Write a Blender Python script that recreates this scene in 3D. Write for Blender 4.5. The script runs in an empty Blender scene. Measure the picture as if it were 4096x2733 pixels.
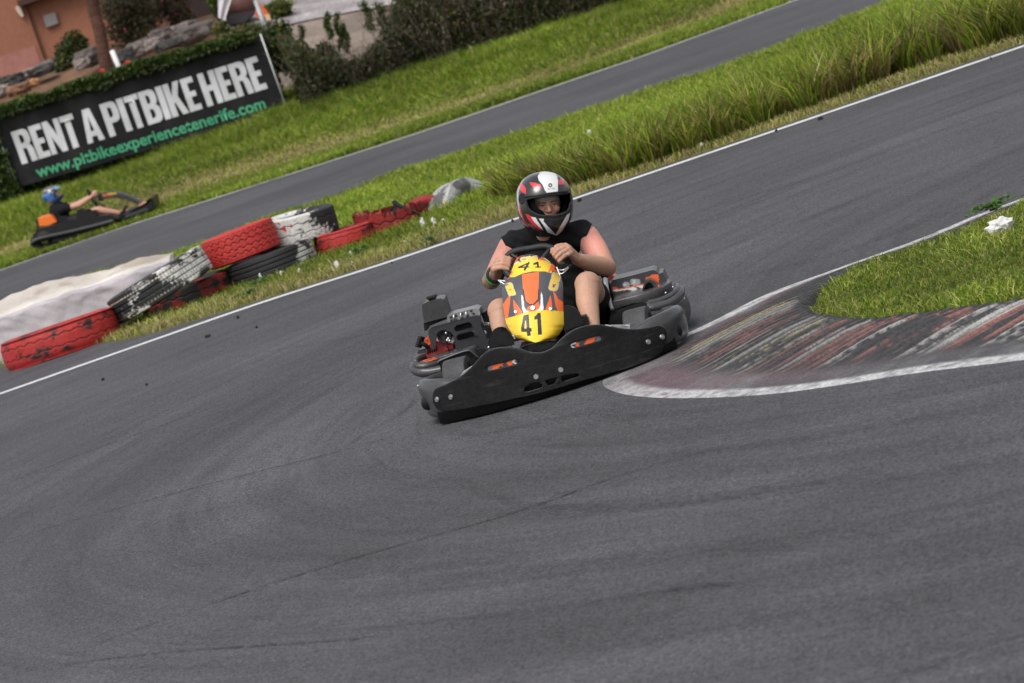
import bpy, bmesh, math, random
import numpy as np
from mathutils import Vector, Matrix, noise
random.seed(7); rng = np.random.default_rng(7)
SC = bpy.context.scene
COL = SC.collection

# ---------------------------------------------------------------- camera
CAMH = 2.09
PITCH = math.radians(6.32); ROLL = math.radians(18.7)
FPX = 120/36*4096; CX, CY = 2048.0, 1366.5
FW = Vector((0, math.cos(PITCH), -math.sin(PITCH)))
U0 = Vector((0, math.sin(PITCH), math.cos(PITCH))); R0 = Vector((1, 0, 0))
CR = R0*math.cos(ROLL) - U0*math.sin(ROLL)
CU = R0*math.sin(ROLL) + U0*math.cos(ROLL)
CAM = Vector((0, 0, CAMH))
cd = bpy.data.cameras.new('camera'); cam = bpy.data.objects.new('camera', cd); COL.objects.link(cam)
cd.lens = 120; cd.sensor_width = 36; cd.sensor_fit = 'HORIZONTAL'; cd.clip_start = .1; cd.clip_end = 3000
m = Matrix((CR, CU, -FW)).transposed().to_4x4(); m.translation = CAM
cam.matrix_world = m; SC.camera = cam
cd.dof.use_dof = True; cd.dof.focus_distance = 17.0; cd.dof.aperture_fstop = 6.3

# ---------------------------------------------------------------- light
SUN_EL = math.radians(58); SUN_AZ = math.radians(205)      # azimuth the light comes from, clockwise from +Y
w = bpy.data.worlds.new('World'); SC.world = w; w.use_nodes = True
nt = w.node_tree; bg = nt.nodes['Background']
sky = nt.nodes.new('ShaderNodeTexSky'); sky.sky_type = 'NISHITA'; sky.sun_disc = False
sky.sun_elevation = SUN_EL; sky.sun_rotation = SUN_AZ; sky.dust_density = 4.0; sky.air_density = 1.0
hs = nt.nodes.new('ShaderNodeHueSaturation'); hs.inputs['Saturation'].default_value = .28
nt.links.new(sky.outputs[0], hs.inputs['Color']); nt.links.new(hs.outputs[0], bg.inputs[0])
bg.inputs[1].default_value = .15
sl = bpy.data.lights.new('sun', 'SUN'); so = bpy.data.objects.new('sun', sl); COL.objects.link(so)
sl.energy = 1.1; sl.angle = math.radians(28); sl.color = (1, .965, .92)
sd = Vector((math.sin(SUN_AZ)*math.cos(SUN_EL), math.cos(SUN_AZ)*math.cos(SUN_EL), math.sin(SUN_EL)))
so.rotation_euler = sd.to_track_quat('Z', 'Y').to_euler()
SC.view_settings.view_transform = 'Standard'; SC.view_settings.look = 'None'
SC.view_settings.exposure = 0.35; SC.view_settings.gamma = 1; SC.view_settings.use_curve_mapping = False

# ---------------------------------------------------------------- helpers
CS = {'D': (0, 0, 1/1.74298), 'Z': (1600, 1000, 1.88), 'H': (1850, 640, 2.6138), 'E': (1620, 1150, 2.85),
      'R': (2350, 1050, 3.484), 'S': (0, 0, 3.9167), 'U': (600, 0, 3.357), 'V': (1150, 0, 3.133),
      'Y': (380, 780, 2.904), 'X': (1050, 700, 2.611), 'Q': (0, 650, 2.611), 'B': (0, 0, 1.958)}
def px(c, x, y):
    ox, oy, s = CS[c]; return ox + x/s, oy + y/s
def ray(c, x, y):
    a, b = px(c, x, y); return FW + CR*((a-CX)/FPX) + CU*((CY-b)/FPX)
def G(x, y, z=0, c='D'):
    d = ray(c, x, y); return CAM + d*((z-CAMH)/d.z)
def W(c, x, y, Y):
    d = ray(c, x, y); return CAM + d*(Y/d.y)
def proj(P, c):                                     # world points (N,3) -> traced coordinates
    P = np.asarray(P, float) - np.array(CAM); z = P @ np.array(FW)
    a = CX + FPX*(P @ np.array(CR))/z; b = CY - FPX*(P @ np.array(CU))/z
    ox, oy, s = CS[c]; return (a-ox)*s, (b-oy)*s
def tag(o, label=None, cat=None, group=None, kind=None):
    if label: o['label'] = label
    if cat: o['category'] = cat
    if group: o['group'] = group
    if kind: o['kind'] = kind
    return o
def empty(name, loc, label, cat, group=None, rot=None):
    o = bpy.data.objects.new(name, None); COL.objects.link(o); o.location = loc; o.empty_display_size = .2
    if rot: o.rotation_euler = rot
    return tag(o, label, cat, group)
def mesh_obj(name, verts, faces, mat=None, parent=None, smooth=True, cols=None):
    me = bpy.data.meshes.new(name)
    if isinstance(verts, np.ndarray): verts = verts.reshape(-1, 3).tolist()
    if isinstance(faces, np.ndarray): faces = faces.tolist()
    me.from_pydata(verts, [], faces)
    return fin(name, me, mat, parent, smooth, cols)
def fin(name, me, mat=None, parent=None, smooth=True, cols=None):
    me.validate(); me.update()
    if smooth: me.polygons.foreach_set('use_smooth', [True]*len(me.polygons))
    if cols is not None:
        a = me.color_attributes.new('Col', 'FLOAT_COLOR', 'POINT')
        c = np.ones((len(me.vertices), 4)); c[:, :3] = cols
        a.data.foreach_set('color', c.ravel())
    o = bpy.data.objects.new(name, me); COL.objects.link(o)
    if mat: me.materials.append(mat)
    if parent: o.parent = parent
    return o
def bm_obj(name, bm, mat=None, parent=None, smooth=True, sharp=None):
    bmesh.ops.recalc_face_normals(bm, faces=bm.faces)
    me = bpy.data.meshes.new(name); bm.to_mesh(me); bm.free()
    o = fin(name, me, mat, parent, smooth)
    if sharp: me.set_sharp_from_angle(angle=math.radians(sharp))
    return o
def co(o):
    me = o.data; a = np.empty(len(me.vertices)*3); me.vertices.foreach_get('co', a); return a.reshape(-1, 3)
def setcol(o, cols):
    me = o.data; a = me.color_attributes.get('Col') or me.color_attributes.new('Col', 'FLOAT_COLOR', 'POINT')
    c = np.ones((len(me.vertices), 4)); c[:, :3] = cols; a.data.foreach_set('color', c.ravel())
def N3(P, s=1.0, off=0.0):                          # vectorised value noise 0..1
    P = np.asarray(P, float)*s + off + 1000.0
    i = np.floor(P).astype(np.int64); f = P - i; f = f*f*(3-2*f)
    def h(a):
        n = (a[:, 0]*73856093) ^ (a[:, 1]*19349663) ^ (a[:, 2]*83492791)
        n = (n ^ (n >> 13)) * 1274126177 & 0x7fffffff
        n = (n ^ (n >> 16)) & 0xffff
        return n/65535.0
    r = 0
    for dx in (0, 1):
        for dy in (0, 1):
            for dz in (0, 1):
                wgt = (f[:, 0] if dx else 1-f[:, 0])*(f[:, 1] if dy else 1-f[:, 1])*(f[:, 2] if dz else 1-f[:, 2])
                r = r + wgt*h(i+np.array([dx, dy, dz]))
    return r
def FB(P, s=1.0, o=4, off=0.0):
    r = 0; a = .5; t = 0
    for k in range(o):
        r = r + a*N3(P, s*2**k, off+k*17.3); t += a; a *= .5
    return r/t
def sstep(a, b, x): t = np.clip((x-a)/(b-a), 0, 1); return t*t*(3-2*t)
def inpoly(x, y, poly):
    ins = np.zeros(len(x), bool); n = len(poly)
    for i in range(n):
        x1, y1 = poly[i]; x2, y2 = poly[(i+1) % n]
        if y1 == y2: continue
        c = ((y1 > y) != (y2 > y)) & (x < (x2-x1)*(y-y1)/(y2-y1)+x1)
        ins ^= c
    return ins
def segd(x, y, pts):
    d = np.full(len(x), 1e9)
    for (x1, y1), (x2, y2) in zip(pts[:-1], pts[1:]):
        l = (x2-x1)**2+(y2-y1)**2 + 1e-12; t = np.clip(((x-x1)*(x2-x1)+(y-y1)*(y2-y1))/l, 0, 1)
        d = np.minimum(d, np.hypot(x-x1-t*(x2-x1), y-y1-t*(y2-y1)))
    return d
def lerpl(pts, n):                                   # resample a polyline (Catmull-Rom) to n points
    P = [Vector(p) for p in pts]; out = []
    for k in range(n):
        t = k/(n-1)*(len(P)-1); i = min(int(t), len(P)-2); f = t-i
        p0 = P[max(i-1, 0)]; p1 = P[i]; p2 = P[i+1]; p3 = P[min(i+2, len(P)-1)]
        out.append(.5*((2*p1)+(p2-p0)*f+(2*p0-5*p1+4*p2-p3)*f*f+(3*p1-p0-3*p2+p3)*f**3))
    return out

# ---------------------------------------------------------------- materials
def lk(nt, a, b): nt.links.new(a, b)
def mat(name, color=(.5, .5, .5), rough=.5, metal=0, spec=.5, coat=0, attr=False, nz=None, fine=None, bump=None,
        sub=0, trans=0, rvar=0):
    m = bpy.data.materials.new(name); m.use_nodes = True; nt = m.node_tree; b = nt.nodes['Principled BSDF']
    b.inputs['Roughness'].default_value = rough; b.inputs['Metallic'].default_value = metal
    b.inputs['Specular IOR Level'].default_value = spec; b.inputs['Coat Weight'].default_value = coat
    b.inputs['Coat Roughness'].default_value = .08
    tc = nt.nodes.new('ShaderNodeTexCoord')
    if attr:
        a = nt.nodes.new('ShaderNodeAttribute'); a.attribute_name = 'Col'; src = a.outputs['Color']
    else:
        a = nt.nodes.new('ShaderNodeRGB'); a.outputs[0].default_value = (*color, 1); src = a.outputs[0]
    for n in (nz, fine):
        if n:
            t = nt.nodes.new('ShaderNodeTexNoise'); t.inputs['Scale'].default_value = n[0]; t.inputs['Detail'].default_value = 5
            lk(nt, tc.outputs['Object'], t.inputs['Vector'])
            r = nt.nodes.new('ShaderNodeMapRange'); r.inputs['From Min'].default_value = .3; r.inputs['From Max'].default_value = .7
            r.inputs['To Min'].default_value = 1-n[1]; r.inputs['To Max'].default_value = 1+n[1]; lk(nt, t.outputs['Fac'], r.inputs['Value'])
            v = nt.nodes.new('ShaderNodeVectorMath'); v.operation = 'SCALE'; lk(nt, src, v.inputs[0]); lk(nt, r.outputs[0], v.inputs['Scale'])
            src = v.outputs[0]
    lk(nt, src, b.inputs['Base Color'])
    if rvar:
        t = nt.nodes.new('ShaderNodeTexNoise'); t.inputs['Scale'].default_value = 9; t.inputs['Detail'].default_value = 6
        lk(nt, tc.outputs['Object'], t.inputs['Vector'])
        r = nt.nodes.new('ShaderNodeMapRange'); r.inputs['To Min'].default_value = rough-rvar; r.inputs['To Max'].default_value = rough+rvar
        lk(nt, t.outputs['Fac'], r.inputs['Value']); lk(nt, r.outputs[0], b.inputs['Roughness'])
    if bump:
        t = nt.nodes.new('ShaderNodeTexNoise'); t.inputs['Scale'].default_value = bump[0]; t.inputs['Detail'].default_value = 6
        lk(nt, tc.outputs['Object'], t.inputs['Vector'])
        bp = nt.nodes.new('ShaderNodeBump'); bp.inputs['Strength'].default_value = bump[1]; bp.inputs['Distance'].default_value = bump[2]
        lk(nt, t.outputs['Fac'], bp.inputs['Height']); lk(nt, bp.outputs[0], b.inputs['Normal'])
    if sub: b.inputs['Subsurface Weight'].default_value = sub; b.inputs['Subsurface Radius'].default_value = (.012, .005, .003); b.inputs['Subsurface Scale'].default_value = 1
    if trans:
        tr = nt.nodes.new('ShaderNodeBsdfTranslucent'); lk(nt, src, tr.inputs['Color'])
        mx = nt.nodes.new('ShaderNodeMixShader'); mx.inputs[0].default_value = trans
        lk(nt, b.outputs[0], mx.inputs[1]); lk(nt, tr.outputs[0], mx.inputs[2]); lk(nt, mx.outputs[0], nt.nodes['Material Output'].inputs[0])
    return m
M = {}
M['grass'] = mat('grass_blades', attr=True, rough=.55, spec=.25, trans=.35)
M['leaf'] = mat('leaves', attr=True, rough=.5, spec=.3, trans=.25)
M['ground'] = mat('soil_and_turf', attr=True, rough=.95, spec=.1, nz=(3, .18), fine=(60, .3), bump=(40, .5, .02))
M['paint_line'] = mat('road_paint', (.55, .55, .55), rough=.75, nz=(4, .12), fine=(90, .35), bump=(150, .4, .003))
M['plastic'] = mat('black_plastic', (.009, .009, .0095), rough=.45, spec=.35, nz=(6, .35), fine=(60, .3), rvar=.12, bump=(500, .15, .001))
M['plastic_grey'] = mat('grey_worn_plastic', (.050, .050, .052), rough=.30, spec=.5, nz=(5, .25), fine=(70, .18), rvar=.1, bump=(500, .15, .001))
M['rubber'] = mat('rubber', (.022, .022, .023), rough=.75, spec=.3, nz=(8, .3), fine=(120, .3))
M['steel'] = mat('steel', (.55, .55, .56), rough=.35, metal=.9, nz=(20, .15), bump=(60, .2, .002))
M['darksteel'] = mat('dark_steel', (.05, .05, .05), rough=.45, metal=.7, nz=(20, .3))
M['paintattr'] = mat('printed_plastic', attr=True, rough=.35, spec=.5, coat=.25, nz=(9, .06))
M['matteattr'] = mat('painted_rubber', attr=True, rough=.62, spec=.35, nz=(12, .12), fine=(90, .2), bump=(120, .35, .004))
M['white'] = mat('white_paint', (.7, .7, .7), rough=.6)
M['litter'] = mat('white_litter', (.72, .71, .7), rough=.8, nz=(20, .1), trans=.2)
# ---------------------------------------------------------------- ground
def HG(x, y):
    x = np.asarray(x, float); y = np.asarray(y, float)
    b = .43*sstep(50.8, 59.5, y) + .35*sstep(60, 62, y)
    left = sstep(2, -4, x)
    r = sstep(60.5, 70, y)
    b = b + r*(1.9*left + 1.15*(1-left)) + sstep(75, 140, y)*2
    b = b + .10*np.exp(-((y-32)/2.2)**2)*sstep(-6, 3, x) + .05*np.sin(x*.8+y*.9)*sstep(51.5, 54, y)
    return b
xs = np.concatenate([np.linspace(-400, -22, 14), np.linspace(-20, 20, 201), np.linspace(22, 400, 14)])
ys = np.concatenate([np.linspace(-120, 4, 10), np.linspace(5, 90, 426), np.linspace(92, 800, 30)])
XX, YY = np.meshgrid(xs, ys)
ZZ = HG(XX, YY)
P = np.stack([XX, YY, ZZ], -1).reshape(-1, 3)
nx, ny = len(xs), len(ys)
ii = (np.arange(ny-1)[:, None]*nx + np.arange(nx-1)[None, :]).ravel()
F = np.stack([ii, ii+1, ii+1+nx, ii+nx], -1)
y_ = P[:, 1]; nn = FB(P*[.5, 1, 1], 1.2, 4); n2 = FB(P*[.35, 1, 1], .8, 3, 40)
green = np.array([.085, .11, .022]); dry = np.array([.22, .17, .085]); soil = np.array([.15, .088, .058])
c = green[None]*(.8+.4*nn[:, None])
k = np.exp(-((y_-53.1-.5*(n2-.5)*4)/1.1)**2)[:, None]*.95; c = c*(1-k)+dry*k
k = (np.exp(-((y_-27.6)/.8)**2)*.8)[:, None]; c = c*(1-k)+np.array([.16, .14, .05])*k
k = sstep(60.3, 60.8, y_)[:, None]; sr = np.where(((P[:, 0] > -2.9)&(n2 > .45))[:, None], np.array([.21, .17, .14]), np.where((P[:, 0] > -2.9)[:, None], np.array([.21, .125, .06]), soil)); c = c*(1-k)+sr*(.35+1.3*nn[:, None])*k
tag(mesh_obj('ground', P, F, M['ground'], cols=c), kind='structure')

# ---------------------------------------------------------------- roads
def asphalt_mat():
    m = bpy.data.materials.new('asphalt'); m.use_nodes = True; nt = m.node_tree; b = nt.nodes['Principled BSDF']
    N = nt.nodes.new
    g = N('ShaderNodeNewGeometry')
    def noise_(scale, det, vec, rough=.55):
        t = N('ShaderNodeTexNoise'); t.inputs['Scale'].default_value = scale; t.inputs['Detail'].default_value = det
        t.inputs['Roughness'].default_value = rough; lk(nt, vec, t.inputs['Vector']); return t.outputs['Fac']
    def mr(v, a, bb, c, d):
        r = N('ShaderNodeMapRange'); r.inputs['From Min'].default_value = a; r.inputs['From Max'].default_value = bb
        r.inputs['To Min'].default_value = c; r.inputs['To Max'].default_value = d; lk(nt, v, r.inputs['Value']); return r.outputs[0]
    def mul(a, bb):
        x = N('ShaderNodeMath'); x.operation = 'MULTIPLY'; lk(nt, a, x.inputs[0]); lk(nt, bb, x.inputs[1]); return x.outputs[0]
    pos = g.outputs['Position']
    # polar field round the apex: rubber laid down along the racing line
    sub = N('ShaderNodeVectorMath'); sub.operation = 'SUBTRACT'; sub.inputs[1].default_value = (5.2, 16.6, 0); lk(nt, pos, sub.inputs[0])
    sep = N('ShaderNodeSeparateXYZ'); lk(nt, sub.outputs[0], sep.inputs[0])
    ln = N('ShaderNodeVectorMath'); ln.operation = 'LENGTH'; lk(nt, sub.outputs[0], ln.inputs[0])
    at = N('ShaderNodeMath'); at.operation = 'ARCTAN2'; lk(nt, sep.outputs[0], at.inputs[0])
    neg = N('ShaderNodeMath'); neg.operation = 'MULTIPLY'; neg.inputs[1].default_value = -1; lk(nt, sep.outputs[1], neg.inputs[0])
    lk(nt, sep.outputs[1], at.inputs[1])
    cmb = N('ShaderNodeCombineXYZ'); lk(nt, ln.outputs['Value'], cmb.inputs[0])
    at2 = N('ShaderNodeMath'); at2.operation = 'ABSOLUTE'; lk(nt, at.outputs[0], at2.inputs[0]); lk(nt, at2.outputs[0], cmb.inputs[1])
    sc = N('ShaderNodeVectorMath'); sc.operation = 'MULTIPLY'; sc.inputs[1].default_value = (3.2, 1.1, 1); lk(nt, cmb.outputs[0], sc.inputs[0])
    streak = mr(noise_(1.0, 6, sc.outputs[0], .62), .36, .64, 1.14, .84)
    sc2 = N('ShaderNodeVectorMath'); sc2.operation = 'MULTIPLY'; sc2.inputs[1].default_value = (16, 3.2, 1); lk(nt, cmb.outputs[0], sc2.inputs[0])
    st2 = mr(noise_(1.0, 4, sc2.outputs[0], .6), .50, .72, 1.03, .80)
    big = mr(noise_(.40, 5, pos), .36, .64, .82, 1.16)
    mid = mr(noise_(5, 5, pos), .3, .7, .95, 1.05)
    sp = noise_(95, 2, pos, .7)
    speck = mr(sp, .34, .68, .40, 1.75)
    vor = N('ShaderNodeTexVoronoi'); vor.inputs['Scale'].default_value = 34; lk(nt, pos, vor.inputs['Vector'])
    chip = mr(vor.outputs['Distance'], .04, .20, 1.9, 1.0)
    f = mul(mul(mul(streak, st2), mul(big, mid)), mul(speck, chip))
    col = N('ShaderNodeVectorMath'); col.operation = 'SCALE'; col.inputs[0].default_value = (.062, .0607, .0653); lk(nt, f, col.inputs['Scale'])
    lk(nt, col.outputs[0], b.inputs['Base Color'])
    b.inputs['Roughness'].default_value = .82; b.inputs['Specular IOR Level'].default_value = .3
    bp = N('ShaderNodeBump'); bp.inputs['Strength'].default_value = .5; bp.inputs['Distance'].default_value = .006
    lk(nt, sp, bp.inputs['Height']); lk(nt, bp.outputs[0], b.inputs['Normal'])
    return m
M['asphalt'] = asphalt_mat()
def strip(name, A, B, z, m, nw=4, off=None):
    """sheet between two matched world polylines"""
    V = []; n = len(A)
    for k in range(n):
        for j in range(nw+1):
            p = A[k].lerp(B[k], j/nw); V.append((p.x, p.y, z + float(HG(p.x, p.y))))
    Fs = [(k*(nw+1)+j, k*(nw+1)+j+1, (k+1)*(nw+1)+j+1, (k+1)*(nw+1)+j) for k in range(n-1) for j in range(nw)]
    return mesh_obj(name, V, Fs, m, smooth=False)
LINE = [(-700, 1140), (-300, 1010), (0, 906), (300, 801), (600, 697), (900, 601), (1180, 506), (1340, 451), (1500, 397), (1800, 295), (2100, 193), (2350, 108), (2700, -12), (3400, -252), (4200, -524)]
line_w = lerpl([G(*p) for p in LINE], 160)
EDGE = [(-700, 1050), (-300, 945), (-40, 858), (120, 808), (300, 779), (430, 742), (600, 690), (900, 594), (1180, 499), (1340, 444), (1500, 390), (1800, 288), (2100, 186), (2350, 100), (2700, -20), (3400, -260), (4200, -532)]
edge_w = lerpl([G(*p) for p in EDGE], 160)
near = [Vector((p.x*1.0, 3.0, 0)) for p in edge_w]
o = strip('road', edge_w, near, .004, M['asphalt'], 6); tag(o, kind='structure')
def wline(name, cen, wd, z, m):
    A = [p+Vector((0, wd/2, 0)) for p in cen]; B = [p-Vector((0, wd/2, 0)) for p in cen]
    return tag(strip(name, A, B, z, m, 2), kind='structure')
wline('road_edge_line', line_w, .17, .008, M['paint_line'])
FAR = [(-300, 728), (0, 622), (250, 534), (500, 454), (800, 358), (1000, 293), (1300, 190), (1500, 121), (1830, 0), (2300, -172), (3500, -600)]
far_w = lerpl([G(*p) for p in FAR], 120)
NRE = [(-500, 880), (0, 705), (200, 640), (400, 588), (650, 492), (760, 462), (900, 404), (1060, 355), (1200, 306), (1400, 240), (1560, 188), (1700, 143), (2060, 0), (2700, -240), (3900, -660)]
nre_w = lerpl([G(*p) for p in NRE], 120)
o = strip('far_road', [p+Vector((0, .05, 0)) for p in far_w], nre_w, .004, M['asphalt'], 4); tag(o, kind='structure')
wline('far_road_edge_line', far_w, .16, .008, M['paint_line'])
wl2 = [G(*p) for p in [(1410, 233), (1480, 211), (1560, 186), (1620, 168)]]
wline('far_road_inner_line', lerpl(wl2, 20), .14, .009, M['paint_line'])

# ---------------------------------------------------------------- kerb and grass island at the apex
KO = [(2700, 330), (2350, 455), (2240, 495), (2100, 553), (1900, 625), (1750, 680), (1620, 745), (1500, 800), (1410, 850), (1368, 885), (1400, 908), (1480, 920), (1600, 921), (1750, 913), (1900, 894), (2100, 863), (2350, 833), (2900, 765)]
KI = [(2800, 320), (2400, 462), (2290, 510), (2150, 565), (2040, 598), (1965, 632), (1915, 666), (1885, 690), (1873, 706), (1871, 716), (1874, 726), (1890, 736), (1935, 745), (2030, 748), (2150, 735), (2350, 707), (2640, 660), (3300, 560)]
NS, NW = 900, 90
ko = np.array([tuple(v) for v in lerpl([G(*p) for p in KO], NS)]); ki = np.array([tuple(v) for v in lerpl([G(*p) for p in KI], NS)])
t = np.linspace(0, 1, NW)[None, :, None]
KP = ko[:, None]*(1-t)+ki[:, None]*t
wid = np.linalg.norm(ki-ko, axis=1)[:, None]
dm = np.linalg.norm(np.diff(KP[:, 60], axis=0), axis=1); sl_ = np.concatenate([[0], np.cumsum(dm)])[:, None]
tt = np.linspace(0, 1, NW)[None, :]; dist = tt*wid                       # metres from the outer edge
flat = KP.reshape(-1, 3); pn = np.stack([np.broadcast_to(sl_, dist.shape).ravel(), dist.ravel(), np.zeros(dist.size)], -1)
# the grooves and paint streaks all run one way across the kerb
g0, g1 = G(1700, 862), G(1900, 778); dv = (g1-g0); dv.z = 0; dv.normalize()
al = flat[:, 0]*dv.x+flat[:, 1]*dv.y; qx = -flat[:, 0]*dv.y+flat[:, 1]*dv.x + .03*(FB(flat, 1.1, 2, 4)-.5)
pq = np.stack([qx, al, al*0], -1)
rib = ((np.sin(qx*2*math.pi/.085+1.5*N3(pq*[3, .6, 1], 1.0)) > .1)).reshape(dist.shape)
ribzone = sstep(.30, .55, tt)*(dist > .30)
edgej = .05*(FB(flat, 9, 3, 21).reshape(dist.shape)-.5)
hgt = .045*sstep(.35, .85, tt)*np.clip(wid/1.2, 0, 1) - .05*sstep(.955, 1.0, tt+edgej) + .010*rib*ribzone + .0022*sstep(.0, .05, tt)
KP[..., 2] = hgt + .0025
red = np.array([.29, .125, .105]); wht = np.array([.40, .39, .37]); cream = np.array([.47, .42, .25]); dark = np.array([.042, .041, .043])
asph = np.array([.072, .070, .075])
hue = FB(pq*[5.5, .35, 1], 1.0, 3, 13).reshape(dist.shape); cr_ = N3(pq*[14, .8, 1], 1.0, 3).reshape(dist.shape)
pc = np.where((hue > .52)[..., None], red, np.where((cr_ > .62)[..., None], cream, wht))
wearS = FB(pq*[26, 1.6, 1], 1.0, 4, 5).reshape(dist.shape); wearB = FB(flat, 1.7, 4, 50).reshape(dist.shape)
chips = FB(flat, 34, 3, 91).reshape(dist.shape)
right = sstep(1.35, 2.1, KP[..., 0])*sstep(15.5, 14.5, KP[..., 1]) if False else (np.clip((KP[..., 0]-1.15)/.7, 0, 1)*(KP[..., 1] < 15.2))
vis = np.clip((wearS-.56+.60*(wearB-.46)+.14*right+.45*(chips-.5))*8, 0, 1)*np.where(rib, 1, .06+.4*right)*(.36+.42*right)*sstep(.20, .5, tt+.25*(wearB-.5))*(1-sstep(.90, .94, tt+edgej))
colr = dark[None, None]*(1-vis[..., None]) + pc*vis[..., None]
# flat outer margin: asphalt stained pinkish and pale
om = (1-sstep(.25, .42, tt))[..., None]
pink = np.array([.13, .085, .095]); pv = np.clip((wearB-.38)*4, 0, 1)[..., None]*.8
grey = np.array([.15, .148, .15]); gv = np.clip((FB(pn*[6, 1.5, 1], 1.0, 4, 80).reshape(dist.shape)-.5)*5, 0, 1)[..., None]
omc = asph*(1-pv)+pink*pv; omc = omc*(1-gv*.7)+grey*gv*.7
colr = colr*(1-om)+omc*om
# painted white border line, thin and half gone round the tip
sidx = np.linspace(0, 1, NS)[:, None]
tipw = np.exp(-((sidx-.52)/.10)**2)
lw = .155*np.clip(wid/.6, .6, 1)
ln_ = (1-sstep(lw*.75, lw*1.1, dist))*(1-.70*tipw)
lv = (ln_*np.clip(.70+1.9*(FB(pn*[8, 8, 1], 3, 4, 7).reshape(dist.shape)-.42), .25, 1))[..., None]
colr = colr*(1-lv)+np.array([.44, .44, .44])*lv
spk = (.8+.4*rng.random(dist.shape))[..., None]; colr = colr*spk
fc = [(a*NW+b, a*NW+b+1, (a+1)*NW+b+1, (a+1)*NW+b) for a in range(NS-1) for b in range(NW-1)]
M['kerb'] = mat('worn_kerb_paint', attr=True, rough=.8, spec=.25, nz=(9, .12), fine=(110, .35), bump=(110, .6, .006))
tag(mesh_obj('kerb', KP, fc, M['kerb'], smooth=True, cols=colr.reshape(-1, 3)), kind='structure')
# turf inside the kerb
ip = [Vector(v) for v in ki[::6]]; far_end = Vector((9, 14.5, 0))
V = [(p.x, p.y, .014) for p in ip]; q = []
for p in ip: q.append((p.x+(4.5-p.x)*.25 if p.x < 4.4 else p.x, p.y+(15-p.y)*.25, .020))
V += q + [(4.5, 15, .022)]; n = len(ip)
fc = [(k, k+1, n+k+1, n+k) for k in range(n-1)] + [(n+k, n+k+1, 2*n) for k in range(n-1)]
tag(mesh_obj('grass_island', V, fc, M['ground'], cols=np.tile([.10, .125, .03], (2*n+1, 1))), kind='structure')
islandpoly = [(v[0], v[1]) for v in ki[::6]]

# ---------------------------------------------------------------- asphalt seams and skid marks
def marks_mat():
    m = bpy.data.materials.new('rubber_marks'); m.use_nodes = True; nt = m.node_tree; b = nt.nodes['Principled BSDF']; N = nt.nodes.new
    b.inputs['Base Color'].default_value = (.028, .027, .029, 1); b.inputs['Roughness'].default_value = .8
    a = N('ShaderNodeAttribute'); a.attribute_name = 'Col'; g = N('ShaderNodeNewGeometry')
    t = N('ShaderNodeTexNoise'); t.inputs['Scale'].default_value = 30; t.inputs['Detail'].default_value = 6; lk(nt, g.outputs['Position'], t.inputs['Vector'])
    r = N('ShaderNodeMapRange'); r.inputs['From Min'].default_value = .35; r.inputs['From Max'].default_value = .65; lk(nt, t.outputs['Fac'], r.inputs['Value'])
    x = N('ShaderNodeMath'); x.operation = 'MULTIPLY'; lk(nt, r.outputs[0], x.inputs[0]); lk(nt, a.outputs['Fac'], x.inputs[1])
    lk(nt, x.outputs[0], b.inputs['Alpha']); return m
M['marks'] = marks_mat()
def marks(name, lst, z):
    V = []; Fs = []; C_ = []
    for pts, wd, al in lst:
        al *= 1.0 if wd < .045 else .55
        P_ = lerpl([G(*p) for p in pts], 60); b0 = len(V)
        for k, p in enumerate(P_):
            d = (P_[min(k+1, 59)]-P_[max(k-1, 0)]).normalized(); nrm = Vector((-d.y, d.x, 0))
            e = al*min(1, 4*min(k, 59-k)/59+.02)
            for j, (o_, aa) in enumerate(((-1, 0), (-.4, 1), (.4, 1), (1, 0))):
                q_ = p+nrm*wd*.5*o_; V.append((q_.x, q_.y, z)); C_.append([e*aa]*3)
            if k: Fs += [(b0+4*(k-1)+j, b0+4*(k-1)+j+1, b0+4*k+j+1, b0+4*k+j) for j in range(3)]
    return tag(mesh_obj(name, V, Fs, M['marks'], smooth=False, cols=np.array(C_)), kind='structure')
seams = [([(100, 1528), (380, 1425), (760, 1300), (1180, 1180), (1440, 1090), (1800, 990)], .035, .9),
         ([(-60, 1265), (200, 1190), (480, 1115), (760, 1045), (960, 990)], .03, .8),
         ([(-50, 1140), (150, 1060), (330, 995), (600, 900)], .035, .7),
         ([(2000, 1590), (2200, 1510), (2400, 1450)], .05, .8),
         ([(40, 1540), (400, 1500), (760, 1475), (900, 1460)], .03, .75)]
skid = [([(1000, 1180), (1250, 1180), (1600, 1150), (2000, 1105), (2400, 1050)], .22, .45),
        ([(850, 1320), (1300, 1310), (1800, 1250), (2400, 1180)], .3, .35),
        ([(1040, 1100), (1200, 1160), (1500, 1165), (1900, 1120)], .08, .5),
        ([(700, 1460), (1200, 1410), (1560, 1356), (1700, 1345)], .06, .6),
        ([(1500, 1365), (1600, 1352), (1700, 1345)], .05, .9),
        ([(1000, 1500), (1500, 1450), (2000, 1400), (2400, 1370)], .4, .3),
        ([(1400, 1060), (1800, 1020), (2150, 960), (2400, 930)], .12, .4),
        ([(1500, 1100), (1900, 1060), (2400, 990)], .25, .35),
        ([(150, 1190), (260, 1080), (420, 1010), (600, 960)], .05, .35),
        ([(500, 830), (900, 760), (960, 730)], .05, .35), ([(1620, 1290), (1700, 1270), (1850, 1260)], .05, .5),
        ([(1600, 660), (1900, 590), (2200, 480), (2400, 390)], .25, .35), ([(1560, 500), (1900, 400), (2200, 290), (2400, 230)], .3, .3),
        ([(1450, 640), (1700, 560), (2000, 450), (2400, 300)], .2, .35), ([(960, 910), (930, 945), (830, 1005), (790, 1030)], .04, .5),
        ([(1000, 980), (1100, 1000), (1300, 960), (1500, 940)], .1, .45), ([(1350, 960), (1500, 960), (1700, 935)], .12, .4)]
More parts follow.
